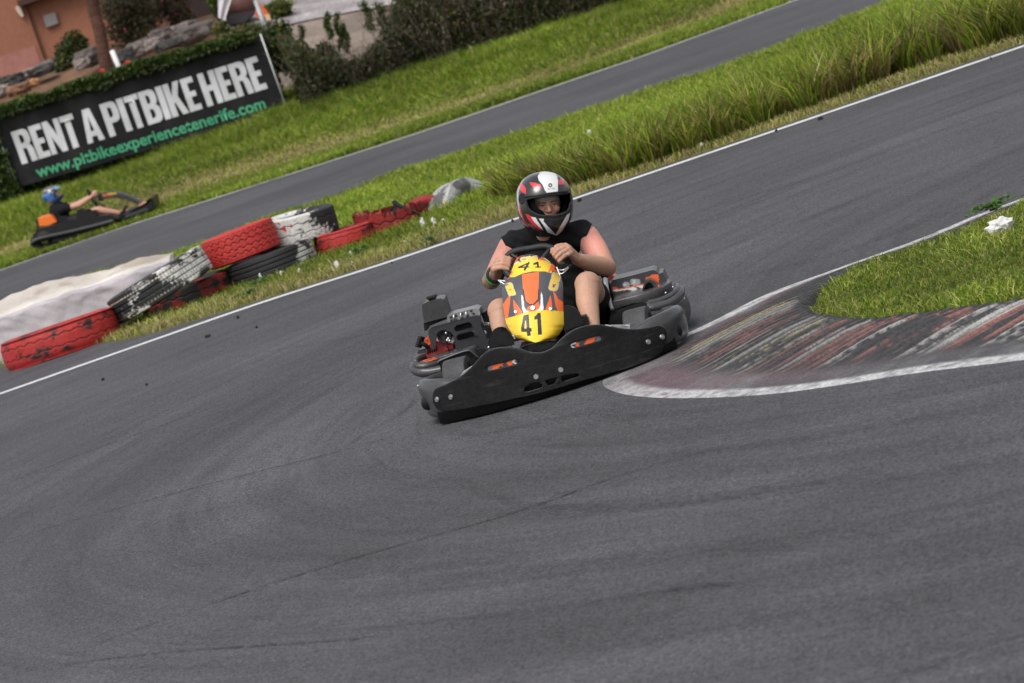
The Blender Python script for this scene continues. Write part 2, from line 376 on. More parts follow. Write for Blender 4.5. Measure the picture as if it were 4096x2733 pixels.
marks('road_seam', seams, .010); marks('skid_marks', skid, .0115)

# ---------------------------------------------------------------- grass
def blades(name, P, h, wd, cols, lean=.5, droop=.25, curve=.3, label='', cat='grass', root=.75, head=None):
    n = len(P); th = rng.random(n)*2*math.pi; ph = rng.random(n)*2*math.pi
    side = np.stack([np.cos(th), np.sin(th), np.zeros(n)], -1)*wd[:, None]*.5
    ld = np.stack([np.cos(ph), np.sin(ph), np.zeros(n)], -1)
    la = (rng.random(n)*lean)[:, None]*h[:, None]
    if head is not None:
        ph = head[0]+rng.normal(size=n)*.5; ld = np.stack([np.cos(ph), np.sin(ph), np.zeros(n)], -1); la = ((.15+rng.random(n))*lean*head[1]/.55)[:, None]*h[:, None]
    up = np.array([0, 0, 1.0])
    b = P; mpt = P + up*h[:, None]*.55 + ld*la*.45; tip = P + up*(h*(1-droop*rng.random(n)))[:, None] + ld*la*(1+curve)
    V = np.stack([b-side, b+side, mpt-side*.75, mpt+side*.75, tip], 1).reshape(-1, 3)
    k = np.arange(n)*5
    me = bpy.data.meshes.new(name)
    me.vertices.add(len(V)); me.vertices.foreach_set('co', V.ravel())
    q = np.stack([k, k+1, k+3, k+2], -1); tr = np.stack([k+2, k+3, k+4], -1)
    loops = np.concatenate([q.ravel(), tr.ravel()]); me.loops.add(len(loops)); me.loops.foreach_set('vertex_index', loops)
    st = np.concatenate([np.arange(n)*4, 4*n+np.arange(n)*3]); me.polygons.add(2*n); me.polygons.foreach_set('loop_start', st)
    me.update(calc_edges=True)
    cc = np.repeat(cols, 5, axis=0).reshape(n, 5, 3); cc[:, :2] *= root; cc[:, 4] *= 1.12  # root colour darkened to stand for the shade at the blade base
    return tag(fin(name, me, M['grass'], None, False, cc.reshape(-1, 3)), label, cat, None, 'stuff')
GR = np.array([.205, .30, .026]); GR2 = np.array([.34, .375, .055]); DRY = np.array([.48, .40, .19]); DK = np.array([.10, .17, .014]); BR = np.array([.24, .165, .07])
def mixc(n, w1, w2, w3, bri=.25):
    """random mix: w1 dark, w2 yellow-green, w3 dry"""
    r = rng.random(n)[:, None]; base = np.where(r < w1, DK, np.where(r < w1+w2, GR2, np.where(r < w1+w2+w3, DRY, GR)))
    return base*(1-bri+2*bri*rng.random(n))[:, None]
def scatter(n, x0, x1, y0, y1):
    return rng.random(n)*(x1-x0)+x0, rng.random(n)*(y1-y0)+y0
def lineY(pts, x): xs_ = np.array([p.x for p in pts]); ys_ = np.array([p.y for p in pts]); return np.interp(x, xs_, ys_)
def vis_mask(x, y, z, mg=600):
    a, b = proj(np.stack([x, y, z], -1), 'D'); return (a > -mg) & (a < 2350+mg) & (b > -mg) & (b < 1568+mg)
# verge between the two tracks
x, y = scatter(590000, -9, 12, 26, 40)
n1 = FB(np.stack([x, y, x*0], -1), 1.1, 4); n3 = FB(np.stack([x, y*1.5, x*0], -1), 3.5, 3, 30)
ok = (y > lineY(edge_w, x)+.02+.12*(n3-.5)) & (y < lineY(nre_w, x)-.0+.5*(n3-.45)) & vis_mask(x, y, x*0)
d_near = y-lineY(edge_w, x); bare = (d_near < .25) & (rng.random(len(x)) < .45)
ok &= ~bare; dens = np.where(d_near < 2.2, 1.0, .75); ok &= rng.random(len(x)) < dens
x, y, n1, n3, d_near = x[ok], y[ok], n1[ok], n3[ok], d_near[ok]
z = HG(x, y); n = len(x); print('verge', n)
dryness = np.clip(1.35-d_near/1.3, .0, 1)*sstep(.15, .4, n1+.15)
c = mixc(n, .22, .28, .04); cd_ = mixc(n, .12, .25, .60)
kk = rng.random(n) < dryness; c[kk] = cd_[kk]; c *= ((.50+.72*n1)*(.72+.5*n3))[:, None]
farz = sstep(2.5, 5, d_near); c *= (1+.16*farz)[:, None]
h = (.035+.055*rng.random(n)*(.5+n3))*(1+.2*farz); wd = .006+.006*rng.random(n)+.004*farz
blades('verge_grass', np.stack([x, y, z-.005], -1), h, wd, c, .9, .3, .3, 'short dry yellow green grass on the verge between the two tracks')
# tall coarse row, built of tussocks
TB = [(1105, 474), (1160, 462), (1230, 448), (1400, 412), (1620, 340), (1800, 278), (2000, 205), (2150, 150), (2350, 92), (2700, -30), (3900, -430)]
tb = lerpl([G(*p) for p in TB], 60); x0 = tb[0].x
nt_ = 1500; tx = x0+.22+(11-x0)*rng.random(nt_); td = rng.random(nt_)**.9*(1.05+.22*np.clip(tx-x0, 0, 3)); ty = lineY(tb, tx)+.05+td
per = 58; ti = np.repeat(np.arange(nt_), per); n = len(ti); rr = .10*np.sqrt(rng.random(n)); an = rng.random(n)*6.283
th_ = (.24+.16*rng.random(nt_))*(1+.13*np.clip(tx-x0-1, 0, 3.5))*np.clip((tx-x0)/.5, .75, 1)
x = tx[ti]+rr*np.cos(an); y = ty[ti]+rr*np.sin(an); ok = vis_mask(x, y, x*0); ti, rr, an, x, y = ti[ok], rr[ok], an[ok], x[ok], y[ok]; n = len(x); print('tall', n)
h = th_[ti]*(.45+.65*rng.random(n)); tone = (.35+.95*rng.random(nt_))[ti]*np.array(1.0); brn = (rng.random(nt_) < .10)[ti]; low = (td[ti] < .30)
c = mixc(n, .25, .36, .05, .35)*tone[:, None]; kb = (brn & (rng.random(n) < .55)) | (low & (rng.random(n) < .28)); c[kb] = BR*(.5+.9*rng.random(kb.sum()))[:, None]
HEAD = (an, .35+3.5*rr)
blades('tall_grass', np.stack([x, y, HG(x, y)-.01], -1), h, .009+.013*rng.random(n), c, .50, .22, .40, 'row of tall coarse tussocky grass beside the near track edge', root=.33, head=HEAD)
# grass on the apex island
x, y = scatter(260000, .9, 6.2, 11, 18.5)
xj = x+.10*(FB(np.stack([x, y, x*0], -1), 7, 3, 5)-.5); yj = y+.10*(FB(np.stack([x, y, x*0], -1), 7, 3, 25)-.5)
ins = inpoly(xj, yj, islandpoly); x, y = x[ins], y[ins]; ok = vis_mask(x, y, x*0, 400); x, y = x[ok], y[ok]
n1 = FB(np.stack([x, y, x*0], -1), 2.6, 4); n = len(x); print('island', n)
c = mixc(n, .30, .25, .10, .35)*(.35+1.25*n1)[:, None]; c *= np.array([.92, .92, .9])
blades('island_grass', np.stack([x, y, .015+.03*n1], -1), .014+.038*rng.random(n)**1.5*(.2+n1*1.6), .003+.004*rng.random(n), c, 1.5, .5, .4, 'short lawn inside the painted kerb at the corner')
# bank beyond the far track
x, y = scatter(640000, -15, 16, 48.3, 61.5)
n1 = FB(np.stack([x, y*1.4, x*0], -1), .55, 4, 3); n3 = FB(np.stack([x, y*1.5, x*0], -1), 2.2, 3, 30)
fy = lineY(far_w, x); d = y-fy
ok = (d > .06+.25*(n3-.5)) & vis_mask(x, y, x*0+.4); x, y, n1, n3, d = x[ok], y[ok], n1[ok], n3[ok], d[ok]
band = np.exp(-((d-4.2-3*(n1-.5))/1.15)**2)
ok = rng.random(len(x)) > band*.55; ok &= rng.random(len(x)) < .72
x, y, n1, n3, d, band = x[ok], y[ok], n1[ok], n3[ok], d[ok], band[ok]; n = len(x); print('bank', n)
c = mixc(n, .25, .22, .04); cd_ = mixc(n, .10, .3, .6); kk = rng.random(n) < band*.9; c[kk] = cd_[kk]
c *= ((.34+.98*n1)*(.72+.5*n3))[:, None]
tall = sstep(5.0, 8.5, d)
h = (.06+.07*rng.random(n))*(1+tall*1.9*(.3+n3)); h *= (1-.35*band)
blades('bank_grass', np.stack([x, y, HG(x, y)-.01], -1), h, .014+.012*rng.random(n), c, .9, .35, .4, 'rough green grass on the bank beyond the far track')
# ---------------------------------------------------------------- tyres of the barrier
RED = np.array([.46, .035, .03]); WHT = np.array([.55, .54, .51]); BLK = np.array([.022, .022, .023])
def tyre(loc, R, wd, tilt=(0, 0, 0), pat='hex', base=RED, wear=.5, seed=0, label='', hole=.58, cut=None, second=None, grey=.0, wdir=None):
    NT = 420
    prof = []                                       # (r, z, tread flag)
    def add(r, z, t_=0): prof.append((r*R, z*wd, t_))
    for a in np.linspace(0, 1, 5): add(hole+.02-.02*a, -.30-.08*a)
    for a in np.linspace(.15, 1, 10): add(hole+(.93-hole)*a, -.38-.12*math.sin(a*math.pi*.75))
    for a in np.linspace(0, 1, 5)[1:]: add(.93+.058*math.sin(a*math.pi/2), -.475+.04*a)
    dr = .05 if pat == 'zig' else .012
    for a in np.linspace(-1, 1, 46): add(1-dr*abs(a)**3.5, a*.43, 1)
    n0 = len(prof)
    for (r, z, t_) in list(prof[::-1])[46:]: prof.append((r, -z, t_))
    inner = [(.93, .40), (.94, .2), (.945, 0), (.94, -.2), (.93, -.40), (.8, -.44), (hole+.03, -.34)]
    for r, z in inner: add(r, z, 2)
    pr = np.array(prof); m_ = len(pr)
    th = np.linspace(0, 2*math.pi, NT, endpoint=False)
    T, Rr = np.meshgrid(th, pr[:, 0], indexing='ij'); Zz = np.broadcast_to(pr[:, 1], T.shape).copy(); fl = np.broadcast_to(pr[:, 2], T.shape)
    zn = Zz/wd; arc = T*R
    tri = lambda a: np.abs((a % 1)*2-1)*2-1
    if pat == 'hex':
        g = np.zeros(T.shape, bool)
        for k, zc in enumerate((-.28, -.10, .10, .28)):
            per = .075; a = tri(arc/per+.5*(k % 2)); g |= np.abs(zn-zc-.035*np.clip(a*1.6, -1, 1)) < .0125*.22/wd*1.2
        g |= (np.abs(zn) > .37) & (((arc/.05) % 1) < .16)
        deep = .010
    elif pat == 'block':
        g = np.zeros(T.shape, bool)
        for zc in (-.30, -.1, .1, .30): g |= np.abs(zn-zc) < .016
        g |= (((arc/.032 + .35*zn) % 1) < .22) & (np.abs(zn) < .36) & (N3(np.stack([arc*9, zn*5, zn*0], -1).reshape(-1, 3)).reshape(T.shape) > .35)
        deep = .010
    elif pat == 'rib':
        g = np.zeros(T.shape, bool)
        for zc in (-.27, -.09, .09, .27): g |= np.abs(zn-zc) < .022
        deep = .012
    else:
        g = np.zeros(T.shape, bool)
        per = .11; a = tri(arc/per)
        for zc in (-.15, .2): g |= np.abs(zn-zc-.03*a) < .015
        deep = .006
    g &= (fl == 1); Rr = Rr - deep*g
    X = Rr*np.cos(T); Y = Rr*np.sin(T); P = np.stack([X, Y, Zz], -1).reshape(-1, 3)
    sag = (FB(P, 3, 2, seed)-.5)*.02*R/.35; P = P*(1+sag[:, None])
    nz = FB(P*[1, 1, 1.4], 7, 5, seed*3.1+4); ny_ = FB(P, 2.2, 3, seed*1.7+30); fine = FB(P, 45, 2, seed)
    if second is None: second = BLK
    kpaint = np.clip((nz*.55+ny_*.45-(wear-.5)*.55-.42+.10*(fine-.5))*14, 0, 1)
    if wdir is not None:                                   # worn away on one flank
        wv = np.array(wdir[:3]); kpaint = np.clip((nz*.75+.25*ny_-.49+wdir[3]+.5*(P@wv)/R+.22*(fine-.5))*14, 0, 1)
    colr = second[None]*(1-kpaint[:, None])+base[None]*kpaint[:, None]
    gf = g.ravel(); colr[gf] = colr[gf]*.25+BLK*.75 if pat != 'block' else colr[gf]*.4+BLK*.6
    if pat == 'block':
        for zc in (-.30, .30):
            dsh = (np.abs(zn-zc) < .024) & (((arc/.034) % 1) < .6); df = dsh.ravel(); colr[df] = np.array([.50, .47, .38])
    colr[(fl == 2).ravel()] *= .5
    sm = FB(P, 4, 4, seed+70); colr *= (1-grey*sm[:, None])*(.82+.36*fine)[:, None]
    i0 = np.arange(NT)[:, None]; j0 = np.arange(m_)[None, :]
    A = (i0*m_+j0); B = (((i0+1) % NT)*m_+j0); C_ = (((i0+1) % NT)*m_+(j0+1) % m_); D_ = (i0*m_+(j0+1) % m_)
    F = np.stack([A, B, C_, D_], -1).reshape(-1, 4)
    if cut: 
        cen = P[F].mean(1); keep = ~cut(cen, seed); F = F[keep]
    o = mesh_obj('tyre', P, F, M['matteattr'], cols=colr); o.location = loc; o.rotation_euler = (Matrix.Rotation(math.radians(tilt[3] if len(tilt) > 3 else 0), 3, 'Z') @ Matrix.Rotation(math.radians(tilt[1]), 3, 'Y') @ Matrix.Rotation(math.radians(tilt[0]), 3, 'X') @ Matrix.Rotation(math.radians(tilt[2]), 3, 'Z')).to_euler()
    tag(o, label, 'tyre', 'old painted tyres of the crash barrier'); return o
def UV(u, v): return .9472*u+.3206*v, -.3206*u+.9472*v       # level-frame traced coordinates -> D
def tloc(u, v, Y): x, y = UV(u, v); return W('D', x, y, Y)
tyre(tloc(-118, 783, 29.3), .52, .275, (-3, 0, 40), 'zig', RED, .36, 1, 'big low red tyre with zigzag tread at the left edge, grass against its foot', grey=.35)
tyre(tloc(138, 737, 29.5), .475, .245, (-1.5, -13, 0), 'block', WHT, .5, 2, 'large tilted tyre in peeling white over black tread, leaning on the dark red tyre', wdir=(.28, 0, -.12, -.02))
tyre(tloc(192, 786, 29.95), .43, .27, (0, 0, 0), 'none_', np.array([.30, .022, .02]), .56, 3, 'sooty dark red tyre lying underneath the tilted black and white tyre', grey=.6)
tyre(tloc(344, 707, 30.0), .335, .27, (-2, -2, 20), 'hex', RED, .16, 4, 'bright red tyre with honeycomb tread lying on top of the stack', grey=.12)
tyre(tloc(397, 774, 29.95), .40, .235, (-1, -2, 0), 'rib', np.array([.45, .44, .42]), .66, 5, 'black ribbed tyre with flaking white paint under the red honeycomb tyre', wdir=(.30, 0, -.30, -.09))
tyre(tloc(487, 712, 30.35), .33, .245, (2, 4, 0), 'none_', WHT, .47, 6, 'white tyre with black scuffs and red splashes lying behind the red honeycomb tyre', wdir=(-.35, 0, -.2, .06))
tyre(tloc(572, 774, 30.2), .27, .20, (-1, 3, 30), 'zig', RED, .22, 7, 'small red tyre half sunk in the grass right of the black ribbed tyre', grey=.25)
def cutf(c_, s):
    a = np.arctan2(c_[:, 1], c_[:, 0]); j = .05*np.sin(a*9)+.04*np.sin(a*23)+.03*np.sin(a*41)
    lim = .10+.065*np.cos(a+2.2)+.45*j
    return c_[:, 2] > lim
t8 = tyre(tloc(690, 772, 30.5), .34, .40, (8, 4, 0), 'none_', np.array([.32, .03, .028]), .35, 8, 'torn red tyre with a ripped black flap sticking up', cut=cutf, grey=.4)
tyre(Vector((tloc(766, 746, 31.0).x, 30.85, -.09)), .28, .19, (80, 0, 0, 8), 'zig', np.array([.33, .03, .03]), .2, 9, 'dull red tyre standing half buried with grass in its hoop', hole=.66, grey=.3)
tyre(Vector((tloc(852, 735, 31.0).x, 30.9, -.15)), .375, .26, (84, 0, 0, 50), 'block', np.array([.54, .54, .54]), .38, 10, 'whitish grey tyre standing half buried beside the tall grass', grey=.45, second=np.array([.15, .15, .15]))
# ripped rubber flap belongs to the torn tyre
fl_ = [(-.02, .0), (.01, .05), (-.01, .09), (.03, .12), (.02, .155), (.05, .16), (.08, .12), (.13, .07), (.20, .02), (.24, -.03), (.16, -.035), (.08, -.01), (.04, -.02)]
bm = bmesh.new(); f0 = [bm.verts.new((x, -.02+.03*math.sin(x*30), z)) for x, z in fl_]; f1 = [bm.verts.new((x+.006, .0+.03*math.sin(x*30), z)) for x, z in fl_]
bm.faces.new(f0); bm.faces.new(f1[::-1])
for i in range(len(fl_)): bm.faces.new((f0[i], f0[(i+1) % len(fl_)], f1[(i+1) % len(fl_)], f1[i]))
bmesh.ops.triangulate(bm, faces=bm.faces)
ob = bm_obj('rubber_flap', bm, M['rubber'], t8, False); ob.location = (.02, -.24, .075); tag(ob, 'ripped black rubber flap')
bm = bmesh.new()
pts = [(-.26, 0, -.05), (-.20, -.02, .06), (-.10, -.03, .10), (-.06, 0, .08), (-.12, .05, .0)]
f0 = [bm.verts.new(p) for p in pts]; f1 = [bm.verts.new((p[0], p[1]+.02, p[2]-.01)) for p in pts]; bm.faces.new(f0); bm.faces.new(f1[::-1])
for i in range(5): bm.faces.new((f0[i], f0[(i+1) % 5], f1[(i+1) % 5], f1[i]))
bm_obj('rubber_flap', bm, M['rubber'], t8, False)
# red splashes on the white tyre stay painted onto it
o6 = [o for o in bpy.data.objects if o.get('label', '').startswith('white tyre with black scuffs')][0]
bpy.context.view_layer.update()
Pw = co(o6) @ np.array(o6.matrix_world.to_3x3()).T + np.array(o6.matrix_world.translation); a, b = proj(Pw, 'X')
sp = inpoly(a, b, [(205, 575), (175, 580), (200, 560), (225, 530), (245, 560), (250, 600), (225, 590)]) | inpoly(a, b, [(285, 505), (300, 525), (325, 545), (300, 552), (285, 530)]) | inpoly(a, b, [(148, 500), (170, 495), (195, 530), (165, 520)])
sp &= Pw[:, 1] < 30.3
ca = o6.data.color_attributes['Col']; cc = np.empty(len(ca.data)*4); ca.data.foreach_get('color', cc); cc = cc.reshape(-1, 4); cc[sp, :3] = RED; ca.data.foreach_set('color', cc.ravel())

# ---------------------------------------------------------------- covered foam barrier block
prof = [(30.32, 0), (30.32, .12), (30.33, .24), (30.335, .35), (30.36, .40), (30.50, .405), (30.65, .42), (30.8, .43), (30.95, .45), (31.05, .47), (31.10, .44), (31.11, .3), (31.12, 0)]
pp = lerpl([Vector((0, a, b)) for a, b in prof], 60); xs2 = np.linspace(-6.2, -2.66, 300)
V = []
for x in xs2:
    hump = .075*math.exp(-((x+3.95)/.45)**2)-.02*math.exp(-((x+3.3)/.2)**2)-.06*sstep(-4.6, -5.3, x)-.05*sstep(-3.0, -2.7, x)
    for p in pp:
        k = sstep(30.6, 31.0, p.y); q = Vector((x*3, p.y*3, p.z*5))
        w_ = (noise.noise(q*1.2)+.5*noise.noise(q*3+Vector((9, 0, 0))))*.022
        cr = .012*abs(noise.noise(Vector((x*6+p.z*9, p.y*3, p.z*4))))
        V.append((x, p.y+w_*.6-cr, max(0, p.z+hump*k*(p.z > .2)+w_*(p.z > .05)+cr*.5)))
n = 300; m_ = 60
Fc = [(i*m_+j, (i+1)*m_+j, (i+1)*m_+j+1, i*m_+j+1) for i in range(n-1) for j in range(m_-1)] + [tuple(range(m_)), tuple(range((n-1)*m_, n*m_))[::-1]]
V = np.array(V); nn = FB(V, 2.5, 5, 3); fr_ = (1-sstep(30.40, 30.46, V[:, 1]))[:, None]; rr_ = sstep(30.62, 30.7, V[:, 1]+.04*np.sin(V[:, 0]*7))[:, None]; base = (np.array([.40, .37, .385])*fr_+np.array([.60, .56, .50])*(1-fr_)*(1-rr_)+np.array([.50, .45, .40])*(1-fr_)*rr_)*(.62+.72*nn[:, None])  # front face coloured darker than the top, for how overcast light falls
dirt = (sstep(.48, .66, FB(V*[1, 1, 2], 3.5, 4, 40))*sstep(30.55, 30.85, V[:, 1]))[:, None]; base = base*(1-dirt*.55)+np.array([.26, .19, .13])*dirt*.55
gr = (sstep(.5, .7, FB(V, 1.2, 4, 60))*(1-sstep(30.5, 30.6, V[:, 1])))[:, None]; base = base*(1-gr*.5)+np.array([.32, .30, .31])*gr*.5
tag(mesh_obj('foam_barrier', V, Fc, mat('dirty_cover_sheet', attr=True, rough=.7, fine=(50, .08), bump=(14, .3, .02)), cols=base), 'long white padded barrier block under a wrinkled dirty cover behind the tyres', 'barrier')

# ---------------------------------------------------------------- scraps
def blob(name, loc, s, seed, m, label, cat, group, flat=1.0, spiky=.6, rot=0):
    bm = bmesh.new(); bmesh.ops.create_icosphere(bm, subdivisions=3, radius=1)
    for v in bm.verts:
        d = 1+spiky*noise.noise(v.co*1.9+Vector((seed*3.3, 0, 0)))+.5*spiky*noise.noise(v.co*5+Vector((seed, 7, 0)))
        v.co = Vector((v.co.x*s[0]*d, v.co.y*s[1]*d, v.co.z*s[2]*d*flat))
    o = bm_obj(name, bm, m, None, False); o.location = loc; o.rotation_euler = (0, rot, seed)
    return tag(o, label, cat, group)
scr = [(976, 529, .035, .075, 'upright white paper scrap below the torn red tyre'), (1001, 524, .05, .06, 'crumpled white scrap between the torn tyre and the grey half buried tyre'),
       (1021, 518, .035, .03, 'small white scrap just left of the tall grass foot'), (778, 621, .035, .06, 'bright white torn scrap close to the edge line below the small red tyre'),
       (809, 592, .025, .035, 'tiny white scrap in dry grass in front of the small red tyre'), (811, 611, .028, .02, 'flat white speck beside the green weed by the edge line'),
       (932, 563, .03, .02, 'flat pale scrap in the dry grass below the torn tyre'), (650, 638, .04, .03, 'white scrap in front of the black ribbed tyre, left of a rounder one'),
       (690, 632, .04, .035, 'round pale scrap in front of the right end of the black ribbed tyre'), (603, 650, .02, .055, 'narrow white scrap standing below the dark corner between two low tyres'),
       (1578, 340, .03, .025, 'small white scrap on dry verge grass right of the racer, left one of a pair'), (1613, 342, .04, .03, 'white scrap on dry verge grass right of the racer, right one of a pair'),
       (1436, 399, .03, .02, 'pale scrap on the verge just right of the helmet')]
for i, (x, y, s, hh, lb) in enumerate(scr):
    s *= .52; hh *= .6; g_ = G(x, y); g_.z = float(HG(g_.x, g_.y))+hh*.7+.02
    blob('paper_scrap', g_, (s, s*.6, hh), i, M['litter'], lb, 'litter', 'white scraps littering the verge')
g_ = G(2304, 552); g_.z = .07; blob('crumpled_tissue', g_, (.07, .06, .045), 21, M['litter'], 'large crumpled white tissue lying on the lawn inside the kerb', 'litter', None, 1, .75)
g_ = W('D', 1513, 54, 54.5); blob('crumpled_bag', g_, (.075, .06, .06), 23, M['litter'], 'crumpled white bag lying on the far grassy bank', 'litter', None, 1, .9)
g_ = W('D', 1352, 303, 30.8); blob('paper_scrap', g_, (.022, .018, .018), 24, M['litter'], 'white scrap caught in the tall grass', 'litter', None)
rb = [(478, 776, .055, .012, .35, 'longest black rubber strip lying on the track below the sooty red tyre'), (547, 733, .02, .012, 0, 'small black rubber bit near the line, above the long strip'), (590, 755, .022, .010, 0, 'small black rubber bit right of the long strip'),
      (338, 887, .022, .009, .1, 'black rubber crumb on the left part of the track, lower of two'), (238, 875, .022, .009, .6, 'black rubber crumb on the left part of the track, nearer the left edge'),
      (1331, 464, .05, .014, .2, 'black rubber piece on the track right beside the helmet'), (1178, 511, .028, .014, 0, 'black rubber piece on the white line left of the helmet'),
      (1884, 277, .035, .016, 0, 'black rubber chunk by the edge line right of the racer'), (1783, 304, .028, .012, 0, 'black rubber chunk touching the edge line, left of a bigger chunk'),
      (1835, 197, .02, .01, 0, 'tiny black rubber crumb near the upper right edge line'), (900, 607, .012, .008, 0, 'tiny black rubber crumb left of the racer near the line')]
for i, (x, y, s, hh, r, lb) in enumerate(rb):
    s *= .6
    g_ = G(x, y) if lb.find('upper right') < 0 else G(2275, 138); g_.z = .015
    blob('rubber_scrap', g_, (s, s*.35, hh), 40+i, M['rubber'], lb, 'rubber scrap', 'rubber scraps on the track', 1, .5)
# low green weeds in the verge and on the kerb
def weed(loc, r, n, label, hh=.12):
    bm = bmesh.new(); cl_ = bm.loops.layers.float_color.new('Col'); root = bm.verts.new((0, 0, 0))
    for i in range(max(8, n//7)):
        a = random.random()*6.28; d = r*random.uniform(.4, 1); tip = Vector((math.cos(a)*d, math.sin(a)*d, hh*random.uniform(.3, 1.1)))
        prev = root; dirn = tip.normalized(); sd = dirn.cross(Vector((0, 0, 1))).normalized()
        for k in range(1, 8):
            p = tip*(k/7)+Vector((0, 0, .03*math.sin(k/7*3.1))); q = bm.verts.new(p); q2 = bm.verts.new(p+sd*.004)
            f = bm.faces.new((prev, q, q2)); fs = [f]; prev = q
            for s in (-1, 1):
                L = random.uniform(.018, .038); t_ = (dirn*.6+sd*s+Vector((0, 0, random.uniform(-.2, .5)))).normalized(); w_ = t_.cross(Vector((random.uniform(-.3, .3), random.uniform(-.3, .3), 1))).normalized()
                fs.append(bm.faces.new((q, bm.verts.new(p+t_*L*.5+w_*L*.32), bm.verts.new(p+t_*L), bm.verts.new(p+t_*L*.5-w_*L*.32))))
            kk = random.uniform(.6, 1.25)
            for f in fs:
                for l in f.loops: l[cl_] = (.075*kk, .16*kk, .03*kk, 1)
    o = bm_obj('weed', bm, M['leaf'], None, False); o.location = loc; tag(o, label, 'weed', 'leafy weeds')
for x, y, r, n, lb in [(598, 662, .16, 160, 'leafy green weed in front of the sooty red tyre'), (830, 590, .10, 90, 'small bluish green weed in the dry verge below the small red tyre'), (2290, 492, .16, 150, 'leafy weed growing across the white kerb line at the right edge'),
                       (565, 690, .12, 90, 'green weed at the track line below the sooty red tyre'), (742, 570, .05, 40, 'tiny green sprig against the small red tyre'), (1000, 560, .14, 70, 'brownish green weed beside the edge line left of the racer')]:
    g_ = G(x, y); g_.z = float(HG(g_.x, g_.y))+.01; weed(g_, r, n, lb, .05)
# ---------------------------------------------------------------- banner
def curve_mesh(loops, depth=0.0, bevel=0.0, maxe=.03, bevres=1):
    """2-D loops (outer and holes) -> list of verts, faces through a filled curve"""
    cu = bpy.data.curves.new('tmp', 'CURVE'); cu.dimensions = '2D'; cu.fill_mode = 'BOTH'; cu.extrude = depth; cu.bevel_depth = bevel; cu.bevel_resolution = bevres
    for lp in loops:
        s = cu.splines.new('POLY'); s.points.add(len(lp)-1); s.use_cyclic_u = True
        for i, (x, y) in enumerate(lp): s.points[i].co = (x, y, 0, 1)
    return conv(cu, maxe)
def conv(cu, maxe):
    ob = bpy.data.objects.new('tmp', cu); COL.objects.link(ob)
    dg = bpy.context.evaluated_depsgraph_get(); me = bpy.data.meshes.new_from_object(ob.evaluated_get(dg))
    bm = bmesh.new(); bm.from_mesh(me); bmesh.ops.remove_doubles(bm, verts=bm.verts, dist=1e-5)
    bmesh.ops.triangulate(bm, faces=bm.faces)
    for _ in range(8):
        es = [e for e in bm.edges if e.calc_length() > maxe]
        if not es or len(bm.verts) > 60000: break
        bmesh.ops.subdivide_edges(bm, edges=es, cuts=1); bmesh.ops.triangulate(bm, faces=[f for f in bm.faces if len(f.verts) > 3])
    bpy.data.objects.remove(ob); bpy.data.curves.remove(cu); bpy.data.meshes.remove(me)
    return bm
def text_bm(txt, maxe=.05, bold=.0, ext=0.0):
    cu = bpy.data.curves.new('tmp', 'FONT'); cu.body = txt; cu.size = 1; cu.offset = bold; cu.extrude = ext; cu.resolution_u = 4
    return conv(cu, maxe)
def box_(x0, y0, x1, y1): return [(x0, y0), (x1, y0), (x1, y1), (x0, y1)]
S = .19
def GL(c):
    if c == 'I': return .2, [box_(0, 0, .2, 1)]
    if c == 'E': return .40, [[(0, 0), (.40, 0), (.40, .17), (S, .17), (S, .42), (.36, .42), (.36, .58), (S, .58), (S, .83), (.39, .83), (.39, 1), (0, 1)]]
    if c == 'T': return .44, [[(.125, 0), (.315, 0), (.315, .83), (.44, .83), (.44, 1), (0, 1), (0, .83), (.125, .83)]]
    if c == 'N': return .52, [[(0, 0), (.165, 0), (.165, .52), (.34, 0), (.52, 0), (.52, 1), (.355, 1), (.355, .50), (.18, 1), (0, 1)]]
    if c == 'H': return .52, [[(0, 0), (S, 0), (S, .42), (.33, .42), (.33, 0), (.52, 0), (.52, 1), (.33, 1), (.33, .60), (S, .60), (S, 1), (0, 1)]]
    if c == 'K': return .54, [[(0, 0), (S, 0), (S, .36), (.22, .42), (.34, 0), (.54, 0), (.36, .56), (.53, 1), (.34, 1), (S, .60), (S, 1), (0, 1)]]
    if c == 'A': return .56, [[(0, 0), (.18, 0), (.20, .17), (.36, .17), (.38, 0), (.56, 0), (.40, 1), (.16, 1)], [(.225, .33), (.335, .33), (.28, .78)]]
    if c == 'P': return .50, [[(0, 0), (S, 0), (S, .38), (.36, .38), (.45, .43), (.49, .52), (.50, .69), (.49, .86), (.45, .95), (.36, 1), (0, 1)], [(S, .54), (.27, .55), (.305, .60), (.31, .69), (.305, .80), (.27, .84), (S, .85)]]
    if c == 'R': return .52, [[(0, 0), (S, 0), (S, .44), (.26, .44), (.30, .41), (.315, .34), (.33, 0), (.52, 0), (.505, .36), (.47, .46), (.42, .51), (.48, .57), (.505, .65), (.51, .76), (.495, .89), (.45, .96), (.36, 1), (0, 1)], [(S, .59), (.27, .60), (.31, .64), (.32, .72), (.31, .80), (.27, .845), (S, .85)]]
    if c == 'B': return .52, [[(0, 0), (.37, 0), (.46, .04), (.505, .12), (.52, .26), (.505, .42), (.46, .49), (.41, .52), (.46, .56), (.495, .64), (.50, .76), (.485, .89), (.44, .96), (.35, 1), (0, 1)],
                              [(S, .15), (.27, .16), (.31, .20), (.32, .28), (.31, .38), (.27, .425), (S, .43)], [(S, .59), (.26, .60), (.295, .64), (.305, .72), (.295, .80), (.26, .845), (S, .85)]]
YB = 60.0
bl, tl, tr_, br = W('B', 150, 1470, YB), W('B', -70, 928, YB), W('B', 2035, 275, YB), W('B', 2245, 870, YB)
